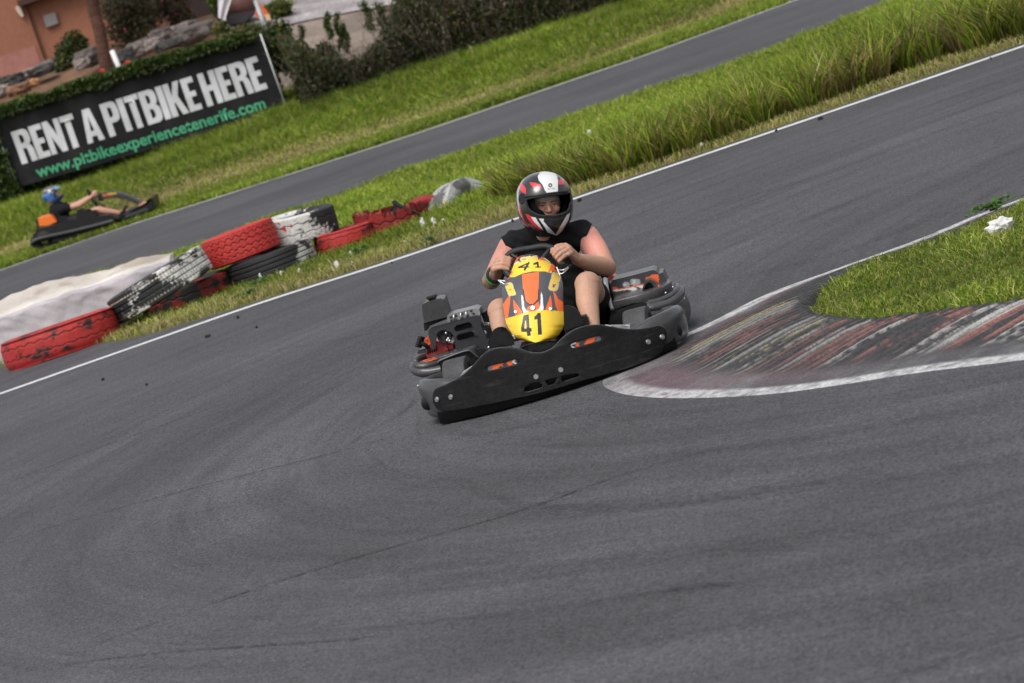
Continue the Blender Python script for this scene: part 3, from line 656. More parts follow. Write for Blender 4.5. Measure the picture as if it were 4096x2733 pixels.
def wrk(x, z):
    P_ = np.stack([x, z, z*0], -1)
    w_ = .055*(FB(P_*[1.3, .5, 1], 1.6, 3, 5)-.5)*2 + .032*np.sin((x*1.0+z*.6)*7+3*FB(P_, 1, 2))*FB(P_, .8, 2, 9)
    w_ += .03*np.exp(-((x+4.55)/.12)**2)*np.exp(-((z-1.75)/.35)**2)
    return w_
nu, nv = 420, 110; s_, t_ = np.meshgrid(np.linspace(0, 1, nu), np.linspace(0, 1, nv), indexing='ij')
A_ = [np.array(v) for v in (bl, tl, tr_, br)]
Pb = (A_[0]*((1-s_)*(1-t_))[..., None]+A_[3]*(s_*(1-t_))[..., None]+A_[1]*((1-s_)*t_)[..., None]+A_[2]*(s_*t_)[..., None])
sc_ = -.012*np.abs(np.sin(s_*math.pi*9))*(t_**6); Pb[..., 2] += sc_
Pb[..., 1] = YB+wrk(Pb[..., 0].ravel(), Pb[..., 2].ravel()).reshape(nu, nv)
Fc = [(i*nv+j, (i+1)*nv+j, (i+1)*nv+j+1, i*nv+j+1) for i in range(nu-1) for j in range(nv-1)]
ban = empty('banner', (bl+br)/2, 'long black banner reading RENT A PITBIKE HERE in white with a green web address', 'banner'); ban.location.y = YB
inv = Matrix.Translation(-ban.location)
def child(o, par, keep=True):
    o.parent = par; o.matrix_parent_inverse = Matrix.Identity(4); return o
M['banner'] = mat('banner_cloth', (.0085, .0085, .0095), rough=.6, spec=.25, nz=(2, .2), bump=(3, .4, .05))
fb = mesh_obj('fabric', Pb.reshape(-1, 3)-np.array(ban.location), Fc, M['banner'], ban)
sol = fb.modifiers.new('th', 'SOLIDIFY'); sol.thickness = .004; sol.offset = 1
def put_text(bms, c0, cx, cy, name, m):
    """bms: list of (bm, xoff); c0 origin, cx/cy world vectors for unit x / y"""
    V = []; Fs = []
    for bm, xo in bms:
        b0 = len(V); bm.verts.ensure_lookup_table()
        for v in bm.verts: V.append(c0+cx*(v.co.x+xo)+cy*v.co.y)
        Fs += [tuple(b0+v.index for v in f.verts) for f in bm.faces]; bm.free()
    V = np.array([tuple(v) for v in V]); V[:, 1] = YB+wrk(V[:, 0], V[:, 2])-.007
    return mesh_obj(name, V-np.array(ban.location), Fs, m, ban)
txt = "RENT A PITBIKE HERE"; xo = 0; bms = []
for ch in txt:
    if ch == ' ': xo += .125; continue
    wg, lp = GL(ch); bms.append((curve_mesh(lp, maxe=.12), xo)); xo += wg+.032
tot = xo-.032
o_, x_, y_ = W('B', 172, 1290, YB), W('B', 2097, 692, YB), W('B', 82, 1037, YB)
put_text(bms, o_, (x_-o_)/tot, y_-o_, 'white_lettering', mat('banner_white', (.56, .57, .58), rough=.6, nz=(5, .08), bump=(3, .4, .05)))
bm = text_bm('www.pitbikeexperiencetenerife.com', maxe=.4, bold=.022); mxx = max(v.co.x for v in bm.verts)
o_, x_ = W('B', 300, 1392, YB), W('B', 2088, 845, YB); y_ = W('B', 266, 1300, YB)
put_text([(bm, 0)], o_, (x_-o_)/mxx, (y_-o_)*1.32, 'web_address', mat('banner_green', (.05, .32, .16), rough=.6))
# hem rope along the right edge
def tube(name, pts, rad, m, parent=None, seg=12, n=None, flatx=None, caps=True, smooth=True, ret=False):
    P_ = lerpl(pts, n) if n else [Vector(p) for p in pts]; n = len(P_)
    R_ = rad if callable(rad) else (lambda t: rad)
    V = []; Fs = []; nrm = None
    for k in range(n):
        d = (P_[min(k+1, n-1)]-P_[max(k-1, 0)]).normalized()
        if nrm is None: nrm = d.orthogonal().normalized() if flatx is None else (flatx-d*flatx.dot(d)).normalized()
        else: nrm = (nrm-d*nrm.dot(d)).normalized()
        bi = d.cross(nrm); r = R_(k/max(n-1, 1)); ra, rb_ = (r if isinstance(r, tuple) else (r, r))
        for j in range(seg): a = j/seg*2*math.pi; V.append(P_[k]+nrm*math.cos(a)*ra+bi*math.sin(a)*rb_)
        if k: Fs += [((k-1)*seg+j, (k-1)*seg+(j+1) % seg, k*seg+(j+1) % seg, k*seg+j) for j in range(seg)]
    if caps: Fs += [tuple(range(seg))[::-1], tuple(range((n-1)*seg, n*seg))]
    if ret: return V, Fs
    return mesh_obj(name, [tuple(v) for v in V], Fs, m, parent, smooth)
L0 = ban.location
tube('edge_rope', [tr_-L0+Vector((.015, -.01, .02)), br-L0+Vector((.015, -.01, 0))], .012, M['white'], ban, 8)
tube('edge_rope', [tl-L0+Vector((0, -.01, 0)), bl-L0+Vector((-.01, -.01, 0))], .010, M['white'], ban, 8)
# fence posts
def post(c, a, b, Y, r, label, m=None, cat='post', name='fence_post'):
    p0, p1 = W(c, *a, Y), W(c, *b, Y); low = min((p0, p1), key=lambda v: v.z); hi = max((p0, p1), key=lambda v: v.z)
    o = tube(name, [Vector((0, 0, -.3)), Vector((hi.x-low.x, 0, hi.z-low.z))], r, m or M['galv'], None, 10); o.location = low; o.location.y = Y
    return tag(o, label, cat, 'grey fence posts' if name == 'fence_post' else None)
M['galv'] = mat('galvanised', (.32, .33, .34), rough=.5, metal=.3, nz=(12, .2))
post('U', (1415, 0), (1600, 520), 61.0, .045, 'grey post standing just right of the banner top corner')
post('V', (1500, 0), (1605, 450), 59.6, .025, 'thin grey post in the dark hedge')
post('U', (1840, 1380), (1890, 1500), 60.2, .03, 'short dark post foot at the lower right corner of the banner', M['darksteel'])
post('S', (1750, 790), (1905, 1110), 61.2, .045, 'pale short post behind the hedge beside the brown trunk', M['white'])
# ---------------------------------------------------------------- foliage
def leaves(P, size, cols, nrmjit=1.0, asp=.55):
    n = len(P); a = rng.normal(size=(n, 3)); a /= np.linalg.norm(a, axis=1)[:, None]; b = rng.normal(size=(n, 3)); b -= a*(a*b).sum(1)[:, None]; b /= np.linalg.norm(b, axis=1)[:, None]
    s = size[:, None]
    V = np.stack([P-a*s, P+b*s*asp, P+a*s, P-b*s*asp], 1).reshape(-1, 3); k = np.arange(n)*4
    return V, np.stack([k, k+1, k+2, k+3], -1), np.repeat(cols, 4, axis=0)
def foliage(name, P, size, cols, parent=None, m=None):
    V, F, C_ = leaves(P, size, cols); me = bpy.data.meshes.new(name); me.vertices.add(len(V)); me.vertices.foreach_set('co', V.ravel())
    me.loops.add(F.size); me.loops.foreach_set('vertex_index', F.ravel()); me.polygons.add(len(F)); me.polygons.foreach_set('loop_start', np.arange(len(F))*4); me.update(calc_edges=True)
    return fin(name, me, m or M['leaf'], parent, False, C_)
def clump(n, cen, rad, k=14):
    """leaf points gathered in sub-clumps inside an ellipsoid"""
    cc = rng.normal(size=(k, 3)); cc /= np.linalg.norm(cc, axis=1)[:, None]; cc *= (rng.random(k)**.4)[:, None]*.75
    idx = rng.integers(0, k, n); P = cc[idx]+rng.normal(size=(n, 3))*.17
    return P*np.array(rad)+np.array(cen)
def stems(base, tips, r, m, parent, name='stem'):
    V = []; Fs = []
    for t in tips:
        mid = (Vector(base)+Vector(t))*.5+Vector((random.uniform(-.1, .1), 0, random.uniform(0, .1)))
        v, f = tube('', [base, mid, t], lambda q: r*(1-.7*q), None, None, 5, 6, ret=True); b0 = len(V); V += [tuple(x) for x in v]; Fs += [tuple(b0+i for i in ff) for ff in f]
    return mesh_obj(name, V, Fs, m, parent)
M['bark'] = mat('bark', (.07, .045, .03), rough=.9, nz=(6, .4), fine=(40, .3), bump=(25, .8, .03))
DG = np.array([.030, .055, .010]); OG = np.array([.085, .10, .022]); TW = np.array([.085, .062, .040])
def colmix(n, lst, wts, bri=.35):
    i = rng.choice(len(lst), n, p=np.array(wts)/sum(wts)); return np.array(lst)[i]*(1-bri+2*bri*rng.random(n))[:, None]
# creeper along the top of the banner
n = 17000; s = rng.random(n); x = np.array(tl)[0]-.6+(np.array(tr_)[0]-.1-np.array(tl)[0]+.6)*s
zt = np.interp(x, [tl.x, tr_.x], [tl.z, tr_.z]); ht = .17+.10*(N3(np.stack([x, x*0, x*0], -1), 3)-.4)-.06*sstep(-3.6, -2.6, x)
hang = .10+.20*N3(np.stack([x, x*0, x*0], -1), 2.3, 8)**2
z = zt-hang*.6*rng.random(n)**2+ht*rng.random(n); y = YB+.03+.30*(rng.random(n)-.4)-.08*(z < zt)
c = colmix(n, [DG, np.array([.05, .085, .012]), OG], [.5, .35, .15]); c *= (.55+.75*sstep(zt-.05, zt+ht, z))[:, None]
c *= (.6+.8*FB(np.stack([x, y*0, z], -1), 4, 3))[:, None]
hd = empty('creeper_hedge', (-3.6, YB+.2, .8), 'dark green creeper growing along the top edge of the black banner', 'hedge')
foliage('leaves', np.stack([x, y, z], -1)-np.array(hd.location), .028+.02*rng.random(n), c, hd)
# body of that hedge behind and left of the banner
n = 9000; x = -8+5.6*rng.random(n); z = .6+1.4*rng.random(n); y = YB+.25+.4*rng.random(n)
foliage('leaves', np.stack([x, y, z], -1)-np.array(hd.location), .04+.03*rng.random(n), colmix(n, [DG, TW], [.8, .2]), hd)
n = 5000; x = tl.x-.5*rng.random(n)**1.0+.08; z = .5+1.6*rng.random(n); y = YB-.1+.5*rng.random(n)
foliage('leaves', np.stack([x, y, z], -1)-np.array(hd.location), .035+.03*rng.random(n), colmix(n, [DG, OG], [.85, .15]), hd)
# dark twiggy hedge right of the banner
hr = empty('wild_hedge', (-.5, 59.0, .6), 'dark twiggy overgrown hedge right of the banner', 'hedge')
n = 150000; x = -2.15+13.0*rng.random(n); y = 58.2+1.6*rng.random(n)
topz = np.interp(x, [-2.2, -1.9, -1.5, -1.2, -.9, -.5, -.1, .3, 8], [2.0, 1.75, 1.2, 1.15, 1.15, 1.25, 1.7, 2.4, 2.7])+.35*(N3(np.stack([x, y, y*0], -1), 2.2)-.5)
bot = HG(x, y); z = bot+(topz-bot)*rng.random(n)**.85
P = np.stack([x, y, z], -1); cl = FB(P, 1.9, 4, 9); ok = rng.random(n) < np.clip(2.8*(cl-.20)+.3*(P[:, 0] > -.4), .1, 1); P = P[ok]; cl = cl[ok]; n = len(P)
brown = sstep(-.6, 1.5, P[:, 0])*sstep(1.1, 2.0, P[:, 2]+.8*(cl-.5)); c = colmix(n, [DG, OG, TW], [.40, .22, .38]); cb = colmix(n, [TW, np.array([.13, .10, .07]), DG], [.55, .3, .15]); k = rng.random(n) < brown; c[k] = cb[k]
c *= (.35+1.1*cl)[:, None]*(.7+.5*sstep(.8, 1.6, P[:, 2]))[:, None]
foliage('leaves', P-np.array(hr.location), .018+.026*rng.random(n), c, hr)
V = []; Fs = []
for i in range(1100):
    x0 = random.uniform(-2.0, 9.5); y0 = 58.4+random.random()*1.2; z0 = float(HG(x0, y0)); L = random.uniform(.8, 1.9) if x0 > -.3 else random.uniform(.4, 1.3)
    p1 = Vector((x0+random.uniform(-.35, .35), y0+random.uniform(-.3, .2), z0+L*.6)); p2 = p1+Vector((random.uniform(-.35, .35), random.uniform(-.2, .2), L*random.uniform(.1, .5)))
    v, f = tube('', [Vector((x0, y0, z0)), p1, p2], lambda q: .008*(1-.7*q), None, None, 4, 7, ret=True); b0 = len(V); V += [tuple(Vector(a)-hr.location) for a in v]; Fs += [tuple(b0+q for q in ff) for ff in f]
mesh_obj('twigs', V, Fs, mat('twig', (.13, .10, .075), rough=.9), hr)
# thin climbing vines in the gap
for i, (a, b) in enumerate([((160, 330), (205, 830)), ((480, 190), (540, 480)), ((610, 180), (670, 620)), ((700, 300), (760, 640)), ((960, 30), (1060, 380)), ((1140, 50), (1200, 330))]):
    p0, p1 = W('V', *a, 59.3), W('V', *b, 59.3); n = 700; t = rng.random(n)
    P = np.array(p0)[None]*(1-t[:, None])+np.array(p1)[None]*t[:, None]+rng.normal(size=(n, 3))*[.025+.02*(i > 3), .03, .03]; P[:, 0] += .03*np.sin(t*9+i)
    vo = empty('climbing_vine', p1, ['thin leafy vine on the wire just right of the banner', 'short vine strand second from the banner', 'slender vine strand third from the banner in front of the grey road', 'vine strand joining the thin one right of the gap centre', 'thick leafy vine left of the grey post in the hedge', 'dark vine nearest the thin grey hedge post'][i], 'vine', 'vines climbing the wire')
    foliage('leaves', P-np.array(p1), .016+.014*rng.random(n), colmix(n, [np.array([.06, .085, .018]), DG], [.6, .4]), vo)
    tube('stem', [p0-p1, (p0-p1)*.5+Vector((.03, 0, 0)), Vector((0, 0, -.2))], .006, M['bark'], vo, 5, 8)
# ---------------------------------------------------------------- building and yard beyond
def quad_prism(c, pts, Y, dep, m, name, parent=None, org=None, bev=0):
    P0 = [W(c, x, y, Y) for x, y in pts]; org = org or Vector((0, 0, 0)); bm = bmesh.new()
    f = [bm.verts.new(p-org) for p in P0]; b = [bm.verts.new(p-org+Vector((0, dep, 0))) for p in P0]; n = len(f)
    bm.faces.new(f); bm.faces.new(b[::-1])
    for i in range(n): bm.faces.new((f[i], b[i], b[(i+1) % n], f[(i+1) % n]))
    if bev: bmesh.ops.bevel(bm, geom=list(bm.edges), offset=bev, segments=2, affect='EDGES')
    return bm_obj(name, bm, m, parent, bool(bev), 40 if bev else None)
YW = 73.0
M['terra'] = mat('terracotta_render', (.255, .105, .062), rough=.9, nz=(.8, .12), fine=(9, .08), bump=(30, .3, .01))
M['terra2'] = mat('faded_terracotta', (.31, .135, .11), rough=.9, nz=(1.5, .15), fine=(9, .1))
bld = empty('building', (-9, YW, 2.6), 'terracotta rendered house wall at the top left behind the rubble', 'building')
o = bld.location
def bx(name, x0, x1, y0, y1, z0, z1, m, par=bld):
    bm = bmesh.new(); bmesh.ops.create_cube(bm, size=1)
    for v in bm.verts: v.co = Vector((x0+(x1-x0)*(v.co.x+.5), y0+(y1-y0)*(v.co.y+.5), z0+(z1-z0)*(v.co.z+.5)))-par.location
    return bm_obj(name, bm, m, par, False)
xr = W('S', 1760, 300, YW).x; xc = W('S', 560, 500, YW).x
bx('wall', -20, xr, YW, YW+6, 1.8, 6.5, M['terra'])
bx('wall', -20, xc-.02, YW-.12, YW-.003, 1.8, 6.4, M['terra'])
lo = W('S', 100, 860, YW).z
bx('plinth', -20, xc-.10, YW-.15, YW-.123, 1.8, lo, M['terra2'])
bx('downpipe', xc-.015, xc+.03, YW-.05, YW-.004, 1.8, 6.3, mat('pipe', (.13, .055, .035), rough=.7))
ze = W('S', 500, 20, YW).z
bx('eave', W('S', 290, 20, YW).x, xr+.3, YW-.35, YW-.003, ze-.03, ze+.10, mat('eave_wood', (.05, .02, .015), rough=.8))
quad_prism('S', [(665, 247), (862, 190), (922, 370), (727, 438)], YW-.10, .095, mat('meter_box', (.19, .175, .17), rough=.6, nz=(30, .15)), 'utility_box', bld, o, .01)
quad_prism('S', [(232, 130), (255, 90), (320, 100), (375, 265), (340, 280), (285, 210)], YW-.26, .1, mat('lamp_glass', (.50, .42, .34), rough=.4), 'wall_lamp', bld, o, .015)
bx('wall', xr+.02, 1.5, YW+.6, YW+5, 1.4, 6.0, mat('brown_wall', (.16, .075, .05), rough=.9, nz=(1, .25)))  # right part of the wall, a darker brown
bx('doorway', W('U', 470, 100, YW).x, W('U', 790, 100, YW).x, YW+.55, YW+.597, 1.4, 4.2, mat('doorway_dark', (.02, .008, .007), rough=.8))
# trunk
tb_, tt_ = W('S', 1660, 1030, 66), W('S', 1440, 0, 66)
tk = empty('palm_tree', tb_-Vector((0, 0, .3)), 'thick reddish brown leaning palm trunk in front of the terracotta wall', 'tree')
tube('trunk', [Vector((0, 0, 0)), Vector((0, 0, .3)), (tt_-tb_)*.5+Vector((.02, 0, .3)), (tt_-tb_)+Vector((0, 0, .3)), (tt_-tb_)*3.6+Vector((0, 0, .3))], lambda q: .125-.012*q+.006*math.sin(q*160), mat('palm_bark', (.085, .038, .024), rough=.95, nz=(5, .3), fine=(25, .3), bump=(18, .9, .03)), tk, 20, 90)
bm = bmesh.new()
top_ = (tt_-tb_)*3.6+Vector((0, 0, .3))
for i in range(26):
    a = i/26*6.28; el = random.uniform(-.3, .8); L = 1.9; pv_ = None
    for k in range(12):
        q = k/11; p = top_+Vector((math.cos(a)*L*q*math.cos(el*.6), math.sin(a)*L*q*math.cos(el*.6), L*q*math.sin(el)-1.2*q*q)); sd = Vector((-math.sin(a), math.cos(a), 0))*(.28*math.sin(math.pi*min(1, q+.1))+.02)
        v0, v1, v2 = bm.verts.new(p-sd-Vector((0, 0, .1))), bm.verts.new(p), bm.verts.new(p+sd-Vector((0, 0, .1)))
        if pv_: bm.faces.new((pv_[0], pv_[1], v1, v0)); bm.faces.new((pv_[1], pv_[2], v2, v1))
        pv_ = (v0, v1, v2)
bm_obj('frond', bm, mat('frond', (.06, .09, .02), rough=.6), tk, False)['kind'] = 'stuff'
# bushes
def bush(name, c, cx, cy, Y, rad, n, cl_, wt, label, cat='bush', sz=.04, flowers=None, zb=None, k=16):
    cen = W(c, cx, cy, Y); r_ = rad; zb = zb if zb is not None else cen.z-r_[2]; e = empty(name, (cen.x, Y, zb), label, cat)
    P = clump(n, (cen.x, Y, cen.z), r_, k)-np.array(e.location); cc = colmix(n, cl_, wt)*(.5+1.0*FB(P, 3, 3))[:, None]; sz_ = sz*(.6+.8*rng.random(n))
    if flowers:
        i = rng.choice(n, flowers[0]//2, replace=False); cc[i] = colmix(len(i), flowers[1], [1]*len(flowers[1]), .2); P[i, 1] -= .08
    foliage('leaves', P, sz_, cc, e)
    stems((0, 0, 0), [(random.uniform(-r_[0], r_[0])*.6, random.uniform(-.2, .2), (cen.z-zb)*random.uniform(.7, 1.4)) for _ in range(9)], .02, M['bark'], e)
    return e
YG = np.array([.13, .13, .035])
bush('shrub', 'S', 1170, 770, 69.5, (.38, .3, .36), 5000, [DG, YG, np.array([.05, .06, .02])], [.4, .25, .35], 'olive green rounded shrub against the terracotta wall', flowers=(8, [np.array([.3, .05, .03])]))
bush('shrub', 'S', 1010, 1000, 68.5, (.22, .2, .25), 1500, [DG, YG, np.array([.05, .06, .02])], [.5, .15, .35], 'dark low shrub at the foot of the olive shrub among rocks')
bush('bougainvillea', 'S', 2050, 250, 68.5, (.75, .5, .72), 7500, [np.array([.05, .055, .02]), TW, np.array([.10, .09, .045])], [.4, .35, .25], 'straggly bougainvillea with pink blossom right of the brown trunk', 'bush', .035, (150, [np.array([.55, .07, .14]), np.array([.45, .10, .12]), np.array([.5, .42, .42])]), k=30)
bush('bougainvillea', 'U', 330, 120, 69.3, (.5, .4, .6), 4500, [np.array([.05, .04, .018]), TW, np.array([.09, .075, .03])], [.4, .35, .25], 'brownish bougainvillea with pink dots left of the dark doorway', 'bush', .035, (70, [np.array([.6, .06, .13])]), k=20)
bush('shrub', 'U', 1750, 110, 67, (.38, .3, .24), 3800, [YG, np.array([.17, .19, .04]), DG], [.5, .3, .2], 'yellow green shrub behind the grey post right of the orange sign', flowers=(20, [np.array([.5, .45, .08])]))
bush('shrub', 'U', 930, 400, 63.5, (.22, .2, .14), 2200, [YG, np.array([.17, .17, .05]), DG], [.5, .3, .2], 'light olive shrub below the white flag')
bush('shrub', 'U', 870, 80, 66.5, (.16, .15, .3), 1800, [np.array([.13, .18, .03]), DG], [.6, .4], 'bright green leafy plant left of the white flag')
bush('shrub', 'U', 1280, 410, 62.5, (.45, .2, .12), 3600, [YG, np.array([.14, .13, .06]), DG], [.45, .35, .2], 'low olive undergrowth above the right end of the banner')
bush('shrub', 'U', 1720, 620, 60.6, (.42, .25, .5), 6500, [DG, np.array([.06, .075, .02]), TW], [.6, .25, .15], 'dense dark green bush against the right edge of the banner', flowers=(10, [np.array([.5, .3, .03])]))
bush('shrub', 'V', 480, 800, 59.9, (.35, .25, .38), 5000, [DG, np.array([.06, .075, .02]), TW], [.5, .3, .2], 'dark green bush in the middle of the gap right of the banner', flowers=(10, [np.array([.5, .3, .03])]))
# rubble stones
M['stone'] = mat('stone', (.12, .10, .09), rough=.95, nz=(3, .4), fine=(20, .35), bump=(12, .9, .05))
M['stone_l'] = mat('pale_stone', (.23, .19, .17), rough=.95, nz=(3, .35), fine=(20, .3), bump=(12, .9, .05))
M['stone_d'] = mat('dark_stone', (.05, .047, .043), rough=.95, nz=(3, .4), fine=(20, .35), bump=(12, .9, .05))
def rock(c, x, y, Y, s, sd, m, label, tilt=0):
    p = W(c, x, y, Y); bm = bmesh.new(); bmesh.ops.create_icosphere(bm, subdivisions=4, radius=1)
    for v in bm.verts:
        q = v.co.copy(); mx = max(abs(q.x), abs(q.y), abs(q.z)); q = q.lerp(q/mx, .55)
        d = 1+.28*noise.noise(q*1.7+Vector((sd*5.1, 0, 0)))+.13*noise.noise(q*4+Vector((sd, 3, 0)))+.05*noise.noise(q*11)
        v.co = Vector((q.x*s[0]*d, q.y*s[1]*d, q.z*s[2]*d))
    o = bm_obj('rock', bm, m, None, True); o.location = p; o.rotation_euler = (0, tilt, sd*.7); tag(o, label, 'rock', 'rubble stones below the house'); return o
rock('U', 560, 460, 66, (.42, .3, .17), 1, M['stone'], 'biggest grey slab of rubble above the banner', -.05)
rock('U', 430, 370, 66.6, (.34, .25, .09), 2, M['stone_l'], 'pale capping stone on top of the big grey slab')
rock('U', 150, 470, 66, (.25, .2, .12), 3, M['stone'], 'grey stone left of the big slab'); rock('U', 40, 600, 65.4, (.2, .2, .12), 4, M['stone_l'], 'pale lumpy stone low beside the brown trunk')
rock('U', 240, 600, 64.6, (.25, .2, .10), 5, M['stone_d'], 'dark stone under the big slab')
rock('S', 1400, 900, 67, (.30, .25, .17), 6, M['stone'], 'grey stone left of the trunk foot'); rock('S', 1290, 1000, 66, (.18, .15, .1), 7, M['stone_l'], 'pale small stone beneath the grey stone left of the trunk')
rock('S', 760, 1020, 69, (.27, .2, .11), 8, M['stone'], 'flat grey stone at the foot of the wall corner'); rock('S', 640, 1110, 68, (.25, .2, .10), 9, M['stone_d'], 'dark stone below the wall corner')
rock('S', 390, 1170, 68, (.22, .2, .09), 10, M['stone_l'], 'whitish stone at the foot of the faded wall'); rock('S', 240, 1260, 67, (.28, .2, .12), 11, M['stone_d'], 'dark mossy stone at left below the faded wall')
rock('S', 60, 1300, 67, (.22, .2, .12), 12, M['stone_d'], 'dark stone at the very left edge'); rock('S', 30, 1440, 64.5, (.2, .2, .12), 13, M['stone_l'], 'pale stone at the left edge above the creeper')
rock('S', 530, 1290, 65, (.09, .1, .07), 14, mat('ochre_stone', (.42, .20, .09), rough=.9, nz=(4, .2)), 'small ochre coloured stone above the creeper')
rock('S', 300, 1400, 64, (.22, .2, .10), 15, mat('brown_earth_lump', (.20, .10, .06), rough=.95, nz=(4, .3)), 'brown earth lump left of the ochre stone')
rock('S', 1950, 900, 65, (.2, .2, .15), 16, M['stone_d'], 'dark stone right of the pale short post'); rock('S', 2200, 760, 65.5, (.24, .2, .16), 17, M['stone'], 'grey stone between the trunk and the big slab')
for i, (x, y, s) in enumerate([(2000, 995, .07), (1925, 1035, .05), (1600, 1115, .06)]):
    blob('red_cloth', W('S', x, y, 61.5), (s, s*.6, s*.6), 60+i, mat('red_rag', (.50, .04, .03), rough=.8), ['larger red rag on the creeper right of the pale post', 'smaller red rag on the creeper touching the larger one', 'red rag on the creeper left of the trunk foot'][i], 'rag', 'red rags on the hedge', 1, .5)
# steel roller, flag, sign
e = W('U', 1180, 300, 67); rl = empty('garden_roller', (e.x, 67, e.z-.1), 'rusty dark steel drum standing behind the white flag', 'roller')
a_, b_ = W('U', 965, 120, 67), W('U', 1400, 30, 67)
tube('drum', [a_-rl.location, b_-rl.location], .16, mat('rusty_steel', (.12, .05, .038), rough=.7, nz=(3, .3)), rl, 28)
quad_prism('U', [(1010, 190), (1400, 120), (1405, 190), (1270, 320), (1045, 345)], 66.9, .4, mat('dark_tank', (.028, .022, .025), rough=.6), 'body', rl, rl.location, .02)
fl2 = empty('flag', W('U', 1080, 480, 63.5), 'white folded flag hanging on a thin white pole', 'flag')
tube('pole', [Vector((0, 0, -.3)), W('U', 905, -40, 63.5)-fl2.location], .011, M['white'], fl2, 8)
nf = 24; V = []
tlc = [(905, -60), (915, 240), (1000, 275)]; 
for i in range(nf):
    for j in range(nf):
        s1, t1 = i/(nf-1), j/(nf-1); xl = 905+12*t1; yl = -80+320*t1; xr_ = 1110-105*t1; yr = -60+335*t1
        p = W('U', xl+(xr_-xl)*s1, yl+(yr-yl)*s1, 63.45)-fl2.location; p.y += .03*math.sin(s1*9+t1*2); V.append(tuple(p))
mesh_obj('cloth', V, [(i*nf+j, (i+1)*nf+j, (i+1)*nf+j+1, i*nf+j+1) for i in range(nf-1) for j in range(nf-1)], mat('flag_cloth', (.55, .52, .54), rough=.8), fl2)
sg = empty('warning_sign', W('U', 1530, 300, 66), 'orange warning panel behind the grey post', 'sign')
quad_prism('U', [(1465, 20), (1600, 190), (1430, 245), (1410, 190)], 66, .02, mat('sign_orange', (.62, .12, .03), rough=.5), 'panel', sg, sg.location)
quad_prism('U', [(1530, 205), (1600, 190), (1625, 260), (1580, 310)], 65.95, .02, mat('sign_cream', (.60, .42, .26), rough=.5), 'panel', sg, sg.location)
# low roadside wall and street behind the gap
M['lowwall'] = mat('grey_roadside_wall', (.24, .21, .20), rough=.9, nz=(4, .3), fine=(25, .2))
za = W('V', 400, 150, 73.5); lw_ = empty('roadside_wall', (0, 73.2, 1.8), 'low grey stone kerb wall of the street beyond the gap', 'wall')
bx('coping', -3.2, 6, 73.0, 73.5, za.z-.08, za.z+.10, M['lowwall'], lw_); bx('base', -3.2, 6, 73.06, 73.45, 1.0, za.z-.083, mat('dark_wall_base', (.12, .105, .10), rough=.9, nz=(3, .3)), lw_)  # base coloured darker than the coping
V = []
for x in np.linspace(-3.4, 6, 40):
    for y in (66.2, 67.6, 69, 70.5, 72.95): V.append((x, y, float(HG(x, y))+.03))
tag(mesh_obj('street', V, [(i*5+j, (i+1)*5+j, (i+1)*5+j+1, i*5+j+1) for i in range(39) for j in range(4)], mat('stony_street', (.30, .27, .27), rough=.9, nz=(1.5, .3), fine=(12, .3))), kind='structure')
hb = empty('red_panel_hoarding', (0, 75, 1.8), 'red and brown street hoarding at the top behind the roadside wall', 'hoarding')
x1, x2, x3, x4 = [W('V', x, 40, 75).x for x in (-600, 395, 470, 1400)]
bx('brown_panel', x1, x2, 75, 75.1, 1.5, 4, mat('hoarding_brown', (.22, .09, .055), rough=.8, nz=(3, .2)), hb)
bx('frame_post', x2+.01, x3-.01, 74.95, 75.15, 1.5, 4, mat('hoarding_post', (.06, .05, .05), rough=.8), hb); bx('red_panel', x3, x4, 75, 75.1, 1.5, 4, mat('hoarding_red', (.42, .025, .04), rough=.6), hb)
# ---------------------------------------------------------------- kart frame and traced helpers
KORG = G(1290, 899+23, 0); KPSI = math.radians(6.0); KROLL = math.radians(3.0)
KM = Matrix.Translation(Vector((.115, 16.0, .028))) @ Matrix.Rotation(-KPSI, 4, 'Z') @ Matrix.Rotation(KROLL, 4, 'Y')
KI_ = KM.inverted()
def K(c, x, y, ly):
    """point of the kart frame (x to the driver's left, y to the rear, z up) seen at traced x, y in the plane y = ly"""
    d = KI_.to_3x3() @ ray(c, x, y); o = KI_ @ CAM; return o + d*((ly-o.y)/d.y)
def kproj(P, c): P = np.asarray(P, float); Mx = np.array(KM); return proj(P@Mx[:3, :3].T+Mx[:3, 3], c)
kart = bpy.data.objects.new('racing_kart', None); COL.objects.link(kart); kart.matrix_world = KM
tag(kart, 'black kart seen head on, orange and grey nose fairing with yellow plates numbered 41', 'go kart')
kart.rotation_euler = KM.to_euler(); kart.location = KM.translation
def slab(c, pts, ly, dep, m, name, par, bev=.004, shear=(0, 0), holes=None, bend=None, maxe=.04):
    """traced outline at depth ly, extruded backwards by dep"""
    P0 = [K(c, x, y, ly) for x, y in pts]; bm = curve_mesh([[(p.x, p.z) for p in P0]]+[[(K(c, x, y, ly).x, K(c, x, y, ly).z) for x, y in h] for h in (holes or [])], dep/2, 0, maxe)
    for v in bm.verts:
        z = v.co.z+dep/2; x, zz = v.co.x, v.co.y
        v.co = Vector((x+shear[0]*z, ly+z+(bend(x, zz) if bend else 0), zz+shear[1]*z))
    if bev:
        es = [e for e in bm.edges if len(e.link_faces) == 2 and e.calc_face_angle(0) > math.radians(38)]
        bmesh.ops.bevel(bm, geom=es, offset=bev, segments=2, affect='EDGES', clamp_overlap=True)
    return bm_obj(name, bm, m, par, True, 50)
